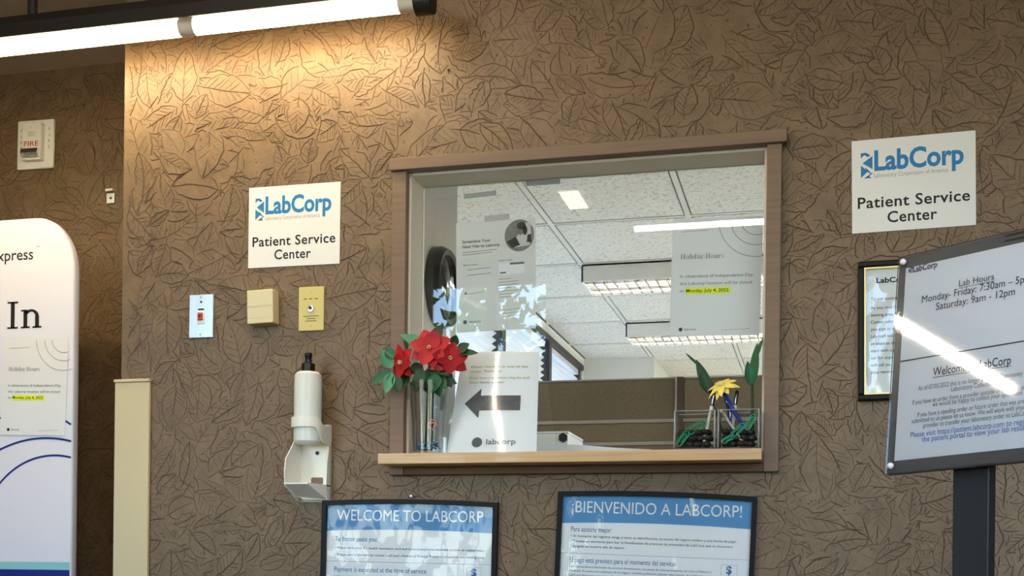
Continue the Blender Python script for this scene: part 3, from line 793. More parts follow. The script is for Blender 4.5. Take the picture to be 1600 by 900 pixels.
# yellowed key switch plate
t, pl, wd, h = plate('key_switch_plate', 'yellowed plate with a round key switch, right of the ivory box', 'wall plate', [(468, 450), (508, 447.5), (507, 517), (468, 518)], 'yellow_ivory')
MB().lathe([(.0085, -.005), (.008, -.011), (.004, -.0115), (.0035, -.009), (.0001, -.009)], (0, 0, 0), 20, 'y').apply(pl.M).build('key_switch', 'chrome', t, smooth='auto')
MB().box(-.002, .004, -.0118, -.009, -.003, .003).apply(pl.M).build('keyhole', 'ink', t)
for z in (.042, -.043): MB().lathe([(.0028, -.005), (.0026, -.0072), (.0001, -.0075)], (0, 0, z), 10, 'y').apply(pl.M).build('screw', 'gold', t)
m = MB(); [m.strip((x_, .0245), (x_ + .009, .0245), .002, -.0063) for x_ in (-.020, -.006, .009)]; m.apply(pl.M).build('upper_lettering', 'casing_dark', t); m = MB()
for k, z in enumerate((-.020, -.026, -.032)): m.strip((-[.021, .012, .015][k], z + .0015), ([.021, .012, .015][k], z + .0015), .0016, -.0063)
m.apply(pl.M).build('lettering', 'casing_dark', t)
# fire strobe on the recess wall
pl, wd, h = wall_plane([(29, 191), (86, 188), (88, 263), (32, 268)], RY)
t = thing('fire_strobe', 'white fire alarm strobe with red lettering on the dark recess wall', 'fire alarm', pl.o, rot=pl.rot)
MB().box(-wd / 2, wd / 2, -.012, 0, -h / 2, h / 2).apply(pl.M).build('plate', 'white_plastic', t, bevel=.004)
MB().box(-.26 * wd, .26 * wd, -.032, -.01, -.36 * h, .40 * h).apply(pl.M).build('strobe_body', 'white_plastic', t, bevel=.003)
MB().box(-.10 * wd, .10 * wd, -.0335, -.030, .12 * h, .22 * h).apply(pl.M).build('sensor_window', 'socket_grey', t, bevel=.001)
MB().prismx([(-.030, -.33 * h), (-.030, -.12 * h), (-.045, -.15 * h), (-.048, -.24 * h), (-.042, -.31 * h)], -.22 * wd, .24 * wd).apply(pl.M).build('strobe_lens', 'lens', t)
MB().box(-.2 * wd, .2 * wd, -.0335, -.031, -.27 * h, -.17 * h).apply(pl.M).build('flash_tube', 'chrome', t)
m = MB(); text(m, 'FIRE', 0, -.08 * h, .10 * h, .40 * wd, 'c', y=-.0325, bold=.01); m.apply(pl.M).build('lettering', 'red_ink', t)
m = MB()
for sx in (-1, 1):
    for k, c_ in enumerate('FIRE'): text(m, c_, sx * .385 * wd, (.26 - k * .12) * h, .062 * h, None, 'c', y=-.0125)
text(m, '.:', -.02 * wd, .29 * h, .04 * h, None, 'c', y=-.0325, bold=.03)
m.apply(pl.M).build('side_lettering', 'grey_ink', t)
# small white clip
pl, wd, h = wall_plane([(168, 297), (180, 296), (180, 318), (168, 319)], RY)
t = thing('wall_clip', 'tiny white metal clip beside the corner on the recess wall', 'clip', pl.o, rot=pl.rot)
MB().box(-wd / 2, wd / 2, -.006, 0, -h / 2, h / 2 - .012).apply(pl.M).build('base', 'brushed', t, bevel=.001)
MB().box(-wd / 2, wd / 2, -.014, 0, h / 2 - .008, h / 2).apply(pl.M).build('hook', 'white_plastic', t, bevel=.001)
MB().lathe([(.004, -.006), (.0035, -.009), (.0001, -.009)], (.002, 0, -.006), 10, 'y').apply(pl.M).build('screw', 'dark_metal', t)
# a nail in the wallpaper
q = P(702, 111)
tag(MB().lathe([(.0035, -.006), (.003, -.008), (.0001, -.0085)], q, 10, 'y').tube([q + Vector((0, .01, 0)), q + Vector((0, -.006, 0))], .0015, 8).build('nail', 'dark_metal'), 'small dark nail head in the wallpaper above the service window', 'nail')

# ------------------------------------------------------------------ sanitizer dispenser
bc = P(481, 640, -.058); ax, ay = bc.x, bc.y
Zp = lambda v, y=-.058: P(481, v, y).z
br = thing('dispenser_bracket', 'cream plastic wall bracket holding the sanitizer bottle', 'bracket', (ax, 0, Zp(786)))
pw = .029
def round_plate(x0, x1, z0, z1, r=.012):
    pts = []
    for cx_, cz_, a in ((x1 - r, z0 + r, -90), (x1 - r, z1 - r, 0), (x0 + r, z1 - r, 90), (x0 + r, z0 + r, 180)):
        for k in range(5): q = math.radians(a + k * 22.5); pts.append((cx_ + r * math.cos(q), cz_ + r * math.sin(q)))
    return pts
zlow, ztop = Zp(784, -.01), Zp(664, -.01)
MB().prism(round_plate(ax - .041, ax + .0385, zlow, ztop, .006), -.006, 0).build('back_plate', 'dispenser', br)
# ring band
zr0, zr1 = Zp(669), Zp(653); rr = .0395
m = MB(); vs_ = []; K = 24
path = [(ax - rr, -.004)] + [(ax + rr * math.cos(a), ay + rr * math.sin(a)) for a in np.linspace(math.pi, 2 * math.pi, K)] + [(ax + rr, -.004)]
def band(m, path, z0f, z1f, th):
    n = len(path); vs_ = []
    for i, (x, y) in enumerate(path):
        d = Vector((path[min(i + 1, n - 1)][0] - path[max(i - 1, 0)][0], path[min(i + 1, n - 1)][1] - path[max(i - 1, 0)][1])).normalized(); nx, ny = -d.y * th, d.x * th
        f_ = i / (n - 1)
        vs_ += [(x, y, z0f(f_)), (x, y, z1f(f_)), (x + nx, y + ny, z1f(f_)), (x + nx, y + ny, z0f(f_))]
    fs_ = []
    for i in range(n - 1):
        for k in range(4): a = 4 * i + k; b2 = 4 * i + (k + 1) % 4; fs_.append((a, b2, b2 + 4, a + 4))
    fs_ += [(0, 3, 2, 1), (4 * (n - 1), 4 * (n - 1) + 1, 4 * (n - 1) + 2, 4 * (n - 1) + 3)]
    m.add(vs_, fs_)
band(m, path, lambda f_: zr0 - max(0, f_ - .75) * .16, lambda f_: zr1 - max(0, f_ - .8) * .10, .003)
m.build('ring', 'dispenser', br, smooth='auto')
# side web from the ring down to the tray
zt0, zt1 = Zp(756, -.1), Zp(705, -.1)
th = .0025
prL = [(-.004, zlow), (-.03, zlow + .002), (-.098, zt0 - .004), (-.102, Zp(735, -.1)), (-.096, Zp(716, -.1)), (-.07, Zp(702, -.07)), (-.05, Zp(690)), (-.044, Zp(672)), (-.004, Zp(668))]
MB().prismx(prL, ax - .041, ax - .041 + th).build('side_web', 'dispenser', br)
prR = [(-.004, zlow), (-.026, zlow + .004), (-.03, zt0), (-.026, Zp(725, -.03)), (-.014, Zp(700, -.02)), (-.022, Zp(676)), (-.03, Zp(664)), (-.004, Zp(660))]
MB().prismx(prR, ax + .036, ax + .036 + th).build('side_web', 'dispenser', br)
MB().add([(ax - .041, -.004, zt0), (ax + .0385, -.004, zt0), (ax + .0385, -.03, zt0), (ax + .02, -.098, zt0), (ax - .041, -.101, zt0),
          (ax - .041, -.004, zt0 + .003), (ax + .0385, -.004, zt0 + .003), (ax + .0385, -.03, zt0 + .003), (ax + .02, -.098, zt0 + .003), (ax - .041, -.101, zt0 + .003)],
         [(4, 3, 2, 1, 0), (5, 6, 7, 8, 9)] + [(i, (i + 1) % 5, (i + 1) % 5 + 5, i + 5) for i in range(5)]).build('drip_tray', 'dispenser', br)
MB().add([(ax - .041, -.101, zt0), (ax + .02, -.098, zt0), (ax + .0385, -.03, zt0), (ax + .0385, -.022, zlow + .004), (ax - .02, -.026, zlow + .004), (ax - .041, -.03, zlow + .012)],
         [(0, 1, 2, 3, 4, 5)]).build('tray_underside', 'dispenser', br)
for v in (708, 774):
    MB().lathe([(.005, -.0065), (.0045, -.0095), (.0001, -.010)], (ax + .004, 0, Zp(v, -.01)), 12, 'y').build('screw', 'dark_metal', br)
MB().prism(round_plate(ax - .012, ax + .02, Zp(757, -.01), Zp(746, -.01), .004), -.0066, -.0058).build('slot', 'casing', br)
bo = thing('sanitizer_bottle', 'translucent white bottle with a black pump top held in the wall bracket', 'bottle', (ax, ay, Zp(694)))
hb = Zp(582) - Zp(694)
MB().lathe([(.026, 0), (.0325, .006), (.0335, .02), (.0335, hb - .02), (.0325, hb - .006), (.026, hb), (.012, hb + .002), (.0001, hb + .002)], (ax, ay, Zp(694)), 28).build('body', 'bottle', bo, smooth='auto')
zc_ = Zp(582)
MB().lathe([(.0165, 0), (.0165, .02), (.014, .022), (.0085, .024), (.008, .036), (.0095, .038), (.0095, .046), (.007, .048), (.0001, .048)], (ax, ay, zc_), 20).build('pump_top', 'black_plastic', bo, smooth='auto')

# ------------------------------------------------------------------ framed posters below the window
def poster(label, pts, kind):
    tl, tr = P(*pts[0]), P(*pts[1]); pl0 = Pl((tl + tr) / 2, tr - tl, (0, 0, 1))
    wd = (tr - tl).length; h = .50
    pl = Pl((tl + tr) / 2, tr - tl, (0, 0, 1))
    t = thing('framed_poster', label, 'poster', pl.M @ Vector((0, 0, -h)), 'framed posters below the window', rot=pl.rot)
    fw = .0115; N = 16; bow = .006
    def bz(x): return bow * (1 - (2 * x / wd) ** 2)
    def bar(pts_, name='frame_bar'):
        MB().prism(pts_, -.016, 0).apply(pl.M).build(name, 'black_frame', t)
    xs_ = [-wd / 2 + wd * i / N for i in range(N + 1)]
    bar([(x, bz(x) - fw) for x in xs_] + [(x, bz(x)) for x in xs_[::-1]])
    bar([(-wd / 2, -h), (wd / 2, -h), (wd / 2, -h + fw), (-wd / 2, -h + fw)])
    bar([(-wd / 2, -h + fw), (-wd / 2 + fw, -h + fw), (-wd / 2 + fw, -fw), (-wd / 2, -fw)])
    bar([(wd / 2 - fw, -h + fw), (wd / 2, -h + fw), (wd / 2, -fw), (wd / 2 - fw, -fw)])
    iw = wd / 2 - fw
    xi = [-iw + 2 * iw * i / N for i in range(N + 1)]
    yp = -.006
    MB().flat([(-iw, -h + fw), (iw, -h + fw)] + [(x, bz(x) - fw) for x in xi[::-1]], yp).apply(pl.M).build('sheet', 'paper', t)
    hb_ = .074
    MB().flat([(x, bz(x) - hb_) for x in xi] + [(x, bz(x) - fw) for x in xi[::-1]], yp - .0004).apply(pl.M).build('header_band', 'header_blue', t)
    y2 = yp - .0008; Lx = -iw + .022
    W_ = 2 * iw
    m = MB(); text(m, ['WELCOME TO LABCORP', '¡BIENVENIDO A LABCORP!'][kind], 0, -.052 + bow * .8, .0265, [.88, .90][kind] * W_, 'c', y=y2)
    m.apply(pl.M).build('title_lettering', 'sign_white', t)
    m = MB()
    if kind == 0:
        text(m, 'To better assist you:', Lx, -.098, .0115, .26 * W_, y=y2); text(m, 'Payment is expected at the time of service', Lx, -.173, .0115, .56 * W_, y=y2)
    else:
        text(m, 'Para asistirle mejor:', Lx, -.092, .0115, .22 * W_, y=y2); text(m, 'El pago está previsto para el momento del servicio', Lx, -.164, .0115, .57 * W_, y=y2)
    text(m, '$', iw - .045, -.176, .017, None, 'c', y=y2, bold=.03)
    m.ring(0, 0, 0, 0, 0, 0, y2, 1)
    m.apply(pl.M).build('heading_lettering', 'text_blue', t)
    m = MB()
    if kind == 0:
        text(m, '• Please have your ID, health insurance card and form of payment available at time of registration.', Lx, -.117, .0058, .90 * W_, y=y2)
        text(m, "• Please take a moment to review LabCorp's Notice of Privacy Practices located in the waiting area", Lx, -.134, .0058, .90 * W_, y=y2)
        for k, s_ in enumerate(('LabCorp will continue to bill services directly to participating health plans, as well as Medicare and', 'Medicaid. If you are covered by a plan that is not on our list, please ask for the price of your test.', 'You will receive a bill for any amount your health plan does not pay.')):
            text(m, s_, Lx, -.187 - k * .010, .0046, [.72, .74, .5][k] * W_, y=y2)
    else:
        text(m, '• Al momento del registro, tenga a mano su identificación, su tarjeta del seguro médico y una forma de pago.', Lx, -.105, .0056, .88 * W_, y=y2)
        text(m, '• Tómese un momento para leer la Notificación de prácticas de privacidad de LabCorp que se encuentra', Lx, -.117, .0056, .86 * W_, y=y2)
        text(m, 'colgada en nuestra sala de espera.', Lx + .006, -.129, .0056, .28 * W_, y=y2)
        for k, s_ in enumerate(('LabCorp continuará facturando los servicios directamente a los planes de salud participantes, así como a Medicare y', 'Medicaid. Si cuenta con cobertura de un seguro, también podremos solicitar información. Al recibir los servicios', 'LabCorp facturará a las compañías de seguro; sin embargo usted será responsable del pago o de su', 'compañía de seguro no cubre el total.')):
            text(m, s_, Lx, -.176 - k * .010, .0046, [.76, .78, .74, .34][k] * W_, y=y2)
    m.apply(pl.M).build('body_lettering', 'grey_ink', t)
    m = MB(); zz = -.148 if kind == 0 else -.143
    m.strip((-iw, zz), (iw, zz), .0008, y2); m.apply(pl.M).build('rule', 'pale_ink', t)
    m = MB(); c0 = iw - .045
    for a, b_ in (((c0 - .018, -.186), (c0 + .018, -.186)), ((c0 - .018, -.156), (c0 + .018, -.156)), ((c0 - .018, -.186), (c0 - .018, -.156)), ((c0 + .018, -.186), (c0 + .018, -.156))): m.strip(a, b_, .0006, y2)
    m.apply(pl.M).build('icon_frame', 'pale_ink', t)
    # clear plastic cover sheet, gently buckled
    G = 30; m = MB(); vs_ = []; fs_ = []
    for i in range(G + 1):
        for j in range(G + 1):
            x = -iw + 2 * iw * i / G; z = -h + fw + (h - 2 * fw + bz(x)) * j / G
            vs_.append((x, yp - .004 - .0012 * math.sin(x * 31 + z * 22 + kind) * math.sin(z * 17 + 1.3), z))
    for i in range(G):
        for j in range(G): a = i * (G + 1) + j; fs_.append((a, a + G + 1, a + G + 2, a + 1))
    m.add(vs_, fs_); m.apply(pl.M).build('cover_film', 'film', t, smooth=True)
    return pl
poster('black framed English welcome poster below the left half of the window', [(507, 783), (780, 786)], 0)
poster('black framed Spanish welcome poster below the right half of the window', [(874, 768.5), (1184, 777)], 1)
q = P(645, 776)
tag(MB().lathe([(.004, -.010), (.0035, -.013), (.0001, -.0135)], q, 10, 'y').tube([q + Vector((0, .01, 0)), q + Vector((0, -.010, 0))], .0018, 8).build('poster_nail', 'chrome'), 'nail at the top of the English welcome poster', 'nail')

# ------------------------------------------------------------------ black frame with notice, partly behind the hours board
tl, bl_ = P(1344, 412), P(1337, 628)
h = (tl - bl_).length; wd = h * .80
pl = Pl((tl + bl_) / 2 + Vector((wd / 2, 0, .002)), (1, 0, .012), (0, 0, 1))
t = thing('framed_notice', 'black framed notice with a gold inner edge hanging behind the hours board', 'framed notice', pl.M @ Vector((0, 0, -h / 2)), rot=pl.rot)
fw = .013
for a in ((-wd / 2, wd / 2, h / 2 - fw, h / 2), (-wd / 2, wd / 2, -h / 2, -h / 2 + fw), (-wd / 2, -wd / 2 + fw, -h / 2 + fw, h / 2 - fw), (wd / 2 - fw, wd / 2, -h / 2 + fw, h / 2 - fw)):
    MB().box(a[0], a[1], -.018, 0, a[2], a[3]).apply(pl.M).build('frame_bar', 'black_frame', t, bevel=.003)
iw, ih = wd / 2 - fw, h / 2 - fw; g = .0035
for a in ((-iw, iw, ih - g, ih), (-iw, iw, -ih, -ih + g), (-iw, -iw + g, -ih + g, ih - g), (iw - g, iw, -ih + g, ih - g)):
    MB().box(a[0], a[1], -.013, -.002, a[2], a[3]).apply(pl.M).build('gold_edge', 'gold', t)
MB().rect(-iw + g, iw - g, -ih + g, ih - g, -.005).apply(pl.M).build('sheet', 'paper', t)
m = MB(); text(m, 'LabCorp', -iw + .026, ih - .034, .011, .07, y=-.0056, bold=.03); logo(m, -iw + .017, ih - .037, .008, .015)
for k, s_ in enumerate(('To our customers', 'As you may have noticed', 'waiting area. Our Service', 'Center asks that', 'you sign in when you', 'Lab staff will be ready', 'as soon as they can', 'start with a patient', 'tor for anyone who', 'will call you to be', 'your service.')):
    text(m, s_, -iw + .014, ih - .072 - k * .0158 - (.004 if k else 0), .0066, None, y=-.0056, bold=.008)
m.apply(pl.M).build('lettering', 'ink', t)
for f_ in t.children:
    pass
MB().box(-iw + g, iw - g, -.0095, -.008, -ih + g, ih - g).apply(pl.M).build('cover_glass', 'film', t)

# ------------------------------------------------------------------ hours board on a stand
TAU = math.radians(10); RO = math.radians(2.3)
e = Vector((.856, -.517, 0)); nrm = Vector((-.517 * math.cos(TAU), -.856 * math.cos(TAU), math.sin(TAU))); upv = Vector((.517 * math.sin(TAU), .856 * math.sin(TAU), math.cos(TAU)))
e2 = e * math.cos(RO) + upv * math.sin(RO); up2 = upv * math.cos(RO) - e * math.sin(RO)
BLp = Vector((CP + ray(1384, 742) * 1.6).tolist())
pl = Pl(BLp, e2, up2)
bh = pl.uv(1406, 403)[1]; pcx = pl.uv(1506, 735)[0]; bwd = 2 * (pcx + .008)
t = thing('hours_board_stand', 'grey clear-fronted lab hours board on a black post at the right', 'sign stand', (0, 0, 0))
fx = pl.M @ Vector((pcx, .03, 0)); t.location = (fx.x, fx.y, 0); WM[t.name] = Matrix.Translation((fx.x, fx.y, 0))
MB().box(0, bwd, 0, .008, 0, bh).apply(pl.M).build('backboard', 'board_grey', t, bevel=.002)
bd = .0175
mx = pl.uv(1416, 420)[0]
MB().rect(mx, bwd - bd, bd, bh - bd, -.0008).apply(pl.M).build('notice_sheet', 'bright_paper', t)
MB().box(.001, bwd - .001, -.0045, -.002, .001, bh - .001).apply(pl.M).build('clear_cover', 'acrylic', t)
for a in (.009, bwd - .009):
    for b_ in (.010, bh - .010): MB().lathe([(.0042, -.0045), (.004, -.0075), (.0025, -.009), (.0001, -.0092)], (a, 0, b_), 14, 'y').apply(pl.M).build('screw', 'sign_white', t, smooth=True)
MB().box(pcx - .022, pcx + .022, .008, .014, .004, bh * .6).apply(pl.M).build('mount_strap', 'stand_black', t, bevel=.001)
px_, py_ = fx.x, fx.y
pe = Vector((.856, -.517, 0)); pn = Vector((-.517, -.856, 0))
zt_ = (pl.M @ Vector((pcx, 0, .01))).z
m = MB().box(-.024, .024, -.01, .01, .012, zt_); m.apply(Matrix.Translation((px_, py_, 0)) @ Matrix((pe, -pn, Vector((0, 0, 1)))).transposed().to_4x4()).build('post', 'stand_black', t, bevel=.002)
m = MB().box(-.17, .17, -.14, .14, 0, .012); m.apply(Matrix.Translation((px_, py_, 0)) @ Matrix((pe, -pn, Vector((0, 0, 1)))).transposed().to_4x4()).build('base_plate', 'stand_black', t, bevel=.004)
def btext(mb, s, u0, v0, u1, cap_px, **k):
    a = pl.uv(u0, v0); b_ = pl.uv(u1, v0 - (u1 - u0) * .2); c_ = pl.uv(u0, v0 - cap_px)
    text(mb, s, a[0], a[1], c_[1] - a[1], b_[0] - a[0], y=-.0013, **k)
m = MB()
btext(m, 'LabCorp', 1427, 426, 1465, 9, bold=.03); 
q = pl.uv(1421, 428); logo(m, q[0], q[1], .006, .012)
m.apply(pl.M).build('brand_lettering', 'grey_ink', t)
cxm = (mx + bwd - bd) / 2
zc = lambda v, u=1520: pl.uv(u, v)[1]
cm = pl.uv(1523, 500)[0]
m = MB()
w9 = pl.uv(1580, 570)[0] - pl.uv(1458, 588)[0]
text(m, 'Lab Hours', cm, zc(444), .0085, .046, 'c', y=-.0013)
w_ = pl.uv(1600, 438)[0] - pl.uv(1441, 474)[0]; text(m, 'Monday- Friday: 7:30am – 5pm', pl.uv(1441, 474)[0], pl.uv(1441, 474)[1], .0098, w_ * 1.07, y=-.0013)
text(m, 'Saturday: 9am - 12pm', pl.uv(1463, 485)[0], pl.uv(1463, 485)[1], .0098, pl.uv(1586, 465)[0] - pl.uv(1463, 485)[0], y=-.0013)
text(m, 'Welcome to LabCorp', pl.uv(1458, 588)[0], pl.uv(1458, 588)[1], .0112, w9, y=-.0013, bold=.006)
a = pl.uv(1458, 590.5); m.strip(a, (a[0] + w9, a[1]), .0008, -.0013)
a = pl.uv(1495, 444); m.strip((cm - .023, zc(446.5)), (cm + .023, zc(446.5)), .0006, -.0013)
a = pl.uv(1416, 567); m.strip((mx, pl.uv(1500, 550)[1]), (bwd - bd, pl.uv(1500, 550)[1]), .0016, -.0013)

for v_ in (383, 391): m.strip((bwd - bd - .066, zc(v_) + .002), (bwd - bd - .012, zc(v_) + .002), .002, -.0013)
m.apply(pl.M).build('hours_lettering', 'ink', t)
m = MB()
def row(mb, s_, u0, v0, cap):
    a = pl.uv(u0, v0); text(mb, s_, cb, a[1], cap, 2 * (cb - a[0]), 'c', y=-.0013)
cb = pl.uv(1527, 600)[0]
for u0, v0, s_ in ((1435, 611, 'As of 07/05/2022 this is no longer a walk-in Community Hospital'), (1487, 612, 'Laboratory Collection Site'),
        (1426, 633, 'If you have an order from a provider outside of LabCorp, please let us'), (1457, 636, 'we would be happy to collect your specimens'),
        (1434, 652, 'If you have a standing order or future order that was previously'), (1425, 662, 'submitted to us please let us know. We will work with your ordering'), (1443, 669, 'provider to transfer your laboratory order to LabCorp.')): row(m, s_, u0, v0, .0062)
m.apply(pl.M).build('body_lettering', 'grey_ink', t)
m = MB()
row(m, 'Please visit https://patient.labcorp.com to register for', 1423, 684, .0072); row(m, 'the patient portal to view your lab results.', 1441, 691, .0072)
m.apply(pl.M).build('link_lettering', 'link_blue', t)

# ------------------------------------------------------------------ fabric banner in the recess
BYY = .22
bxr = P(113, 700, BYY).x; bzt = P(40, 341, BYY).z; BW = .86; rad = P(113, 400, BYY).x - P(52, 400, BYY).x
bn = thing('fabric_banner', 'white fabric stand banner with navy arcs in the left recess', 'banner', (bxr - BW / 2, BYY, 0))
zb_teal0, zb_teal1 = P(60, 890, BYY).z, P(60, 878, BYY).z
pts = []
rz_ = bzt - P(113, 425, BYY).z
for k in range(13):
    q = math.pi / 2 * k / 12; pts.append((bxr - rad + rad * math.sin(q), bzt - rz_ + rz_ * math.cos(q)))
left = [(2 * (bxr - BW / 2) - x, z) for x, z in pts[::-1]]
top = left + pts
zlow_b = .05
outl = [(bxr - BW, zlow_b), (bxr, zlow_b)] + pts[::-1] + left[::-1]
MB().prism(outl, BYY, BYY + .03).build('cloth', 'banner_cloth', bn, bevel=.006, smooth='auto')
def clipz(z0, z1, y): return MB().rect(bxr - BW + .004, bxr - .004, z0, z1, y)
clipz(zb_teal0, zb_teal1, BYY - .0008).build('teal_band', 'teal', bn)
clipz(.2, zb_teal0, BYY - .0008).build('navy_band', 'navy', bn)
for s_ in (-1, 1): MB().box(bxr - BW / 2 + s_ * .3 - .03, bxr - BW / 2 + s_ * .3 + .03, BYY - .15, BYY + .18, 0, .05).build('foot', 'chrome', bn, bevel=.004)
m = MB()
for (u, v, ru, col) in ((80, 800, 116, 0), (82, 812, 100, 1)):
    pass
a = P(82, 710, BYY); 
def arc(uc, vt, ul, vl, wdp):
    # circle through its top point and one point on the left
    T_ = P(uc, vt, BYY); Lp = P(ul, vl, BYY); dx = T_.x - Lp.x; dz = T_.z - Lp.z
    r0 = (dx * dx + dz * dz) / (2 * dz); cz0 = T_.z - r0; wv = wdp / 560
    amax = math.acos(max(-1, min(1, (bxr - .003 - T_.x) / r0)))
    m.ring(T_.x, cz0, r0 - wv, r0, amax, math.pi, BYY - .001, 40)
arc(70, 683, 0, 701, 3.2); arc(84, 710, 0, 753, 3.2); arc(45, 641, 0, 652, 3.2)
m.build('arc_print', 'navy', bn)
m = MB(); a = P(52, 405, BYY); text(m, 'Express', a.x, a.z, .031, None, 'r', y=BYY - .001, bold=.004); 
m.build('brand_lettering', 'ink', bn); m = MB()
text(m, 'TM', P(62, 387, BYY).x, P(62, 387, BYY).z, .006, None, 'r', y=BYY - .001)
m.build('trademark_lettering', 'grey_ink', bn); m = MB()
a = P(13, 514, BYY); serif(m, 'In', a.x, a.z, P(13, 472, BYY).z - a.z, P(65, 514, BYY).x - a.x, BYY - .001)
m.build('lettering', 'ink', bn)

# ------------------------------------------------------------------ holiday hours notices and the streamline flyer
def holiday(label, pts, y, group='holiday hours notices', lead=.0004):
    tl, tr, br_, bl2 = [P(u, v, y) for u, v in pts]
    c_ = (tl + tr + br_ + bl2) / 4; pl = Pl(c_, (tr - tl) + (br_ - bl2), (0, 0, 1))
    W2 = ((tr - tl).length + (br_ - bl2).length) / 2; H2 = ((tl - bl2).length + (tr - br_).length) / 2
    t = thing('holiday_notice', label, 'notice', pl.o, group, rot=pl.rot)
    mb = MB(); n_ = 8
    vs_ = []
    for i in range(n_ + 1):
        x = -W2 / 2 + W2 * i / n_
        for z in (-H2 / 2, H2 / 2): vs_ += [(x, 0, z)]
    mb.rect(-W2 / 2, W2 / 2, -H2 / 2, H2 / 2, .0003).apply(pl.M).build('sheet', 'window_paper' if y < .12 else 'paper', t)
    L, T_ = -W2 / 2, H2 / 2; yy = -lead
    m = MB(); serif(m, 'Holiday Hours', L + .10 * W2, T_ - .345 * H2, .040 * H2, .48 * W2, yy)
    for k, (s_, ww) in enumerate((('In observance of Independence Day,', .82), ('this Labcorp location will be closed', .80))):
        text(m, s_, L + .10 * W2, T_ - (.505 + k * .062) * H2, .026 * H2, ww * W2, y=yy)
    text(m, 'on', L + .10 * W2, T_ - .629 * H2, .026 * H2, None, y=yy)
    m.apply(pl.M).build('lettering', 'grey_ink', t)
    MB().rect(L + .165 * W2, L + .67 * W2, T_ - .645 * H2, T_ - .592 * H2, yy).apply(pl.M).build('highlight', 'highlight', t)
    m = MB(); text(m, 'Monday, July 4, 2022.', L + .175 * W2, T_ - .629 * H2, .026 * H2, .48 * W2, y=yy - .0002, bold=.012); m.apply(pl.M).build('date_lettering', 'ink', t)
    m = MB(); m.disc(L + .125 * W2, T_ - .945 * H2, .022 * W2, .022 * W2, yy, 14); text(m, 'labcorp', L + .165 * W2, T_ - .952 * H2, .018 * H2, .13 * W2, y=yy); m.apply(pl.M).build('brand_mark', 'ink', t)
    m = MB()
    for r_2 in (.19, .30, .43):
        m.ring(W2 / 2 - .06 * W2 - .0, T_ - .02 * H2, (r_2 - .008) * W2, r_2 * W2, math.pi * 1.02, math.pi * 1.62 - r_2 * .1, yy, 24)
    m.strip((L + .10 * W2, T_ - .115 * H2), (L + .40 * W2, T_ - .105 * H2), .004 * H2, yy); m.strip((L + .58 * W2, T_ - .955 * H2), (L + .90 * W2, T_ - .945 * H2), .003 * H2, yy)
    m.apply(pl.M).build('line_print', 'pale_ink', t)
    return t, pl, W2, H2
YP = YG + .006
holiday('holiday hours notice taped inside the service window glass, upper right', [(1049.5, 343), (1191, 336), (1188, 524), (1048, 524.5)], YP)
holiday('holiday hours notice taped to the white fabric banner', [(2, 527.5), (101, 526), (107, 681), (4, 679)], BYY - .003)
tl, tr, br_, bl2 = [P(u, v, YP) for u, v in ((711, 348), (836, 340), (838, 512), (715, 521))]
pl, W2, H2 = wall_plane([(711, 348), (836, 340), (838, 512), (715, 521)], YP)
t = thing('streamline_flyer', 'visit flyer, greyed as if backlit, with a round photograph taped inside the window glass, upper left', 'flyer', pl.o, rot=pl.rot)
L, T_ = -W2 / 2, H2 / 2
MB().rect(-W2 / 2, W2 / 2, -H2 / 2, H2 / 2, .0003).apply(pl.M).build('sheet', 'window_grey_paper', t)
yy = -.0004
m = MB(); text(m, 'Streamline Your', L + .08 * W2, T_ - .19 * H2, .026 * H2, .36 * W2, y=yy, bold=.02); text(m, 'Next Visit to Labcorp', L + .08 * W2, T_ - .235 * H2, .026 * H2, .47 * W2, y=yy, bold=.02); m.apply(pl.M).build('title_lettering', 'grey_ink', t); m = MB()
for k in range(2): m.strip((L + .08 * W2, T_ - (.275 + .022 * k) * H2), (L + (.52 - .06 * k) * W2, T_ - (.265 + .022 * k) * H2), .006 * H2, yy)
for k in range(2): m.strip((L + .14 * W2, T_ - (.435 + .05 * k) * H2), (L + .44 * W2, T_ - (.425 + .05 * k) * H2), .006 * H2, yy)
m.strip((L + .15 * W2, T_ - .655 * H2), (L + .35 * W2, T_ - .64 * H2), .005 * H2, yy)
for k in range(7): m.strip((L + .54 * W2, T_ - (.54 + .027 * k) * H2), (L + (.78 if k % 3 else .70) * W2, T_ - (.535 + .027 * k) * H2), .005 * H2, yy)
for k in range(3): m.strip((L + .58 * W2, T_ - (.82 + .03 * k) * H2), (L + (.82) * W2, T_ - (.81 + .03 * k) * H2), .004 * H2, yy)
m.apply(pl.M).build('pale_lettering', 'pale_ink', t)
m = MB(); text(m, 'labcorp', L + .16 * W2, T_ - .915 * H2, .02 * H2, .15 * W2, y=yy); m.disc(L + .11 * W2, T_ - .908 * H2, .025 * W2, .025 * W2, yy, 14)
text(m, 'Before you arrive', L + .09 * W2, T_ - .395 * H2, .012 * H2, .18 * W2, y=yy, bold=.01); text(m, 'Check in online', L + .54 * W2, T_ - .375 * H2, .012 * H2, .17 * W2, y=yy, bold=.01)
m.rect(L + .68 * W2, L + .86 * W2, T_ - .412 * H2, T_ - .396 * H2, yy); m.rect(L + .555 * W2, L + .63 * W2, T_ - .487 * H2, T_ - .475 * H2, yy)
m.flat([(L + .10 * W2, T_ - .655 * H2), (L + .14 * W2, T_ - .655 * H2), (L + .12 * W2, T_ - .63 * H2)], yy)
m.apply(pl.M).build('lettering', 'grey_ink', t)
MB().rect(L + .54 * W2, L + .86 * W2, T_ - .50 * H2, T_ - .395 * H2, yy + .0001).apply(pl.M).build('form_picture', 'paper', t)
cx_, cz_, rx_, rz2 = L + .80 * W2, T_ - .155 * H2, .185 * W2, .143 * H2
xr = W2 / 2 - .02 * W2
def dclip(pts): return [(min(x, xr), z) for x, z in pts]
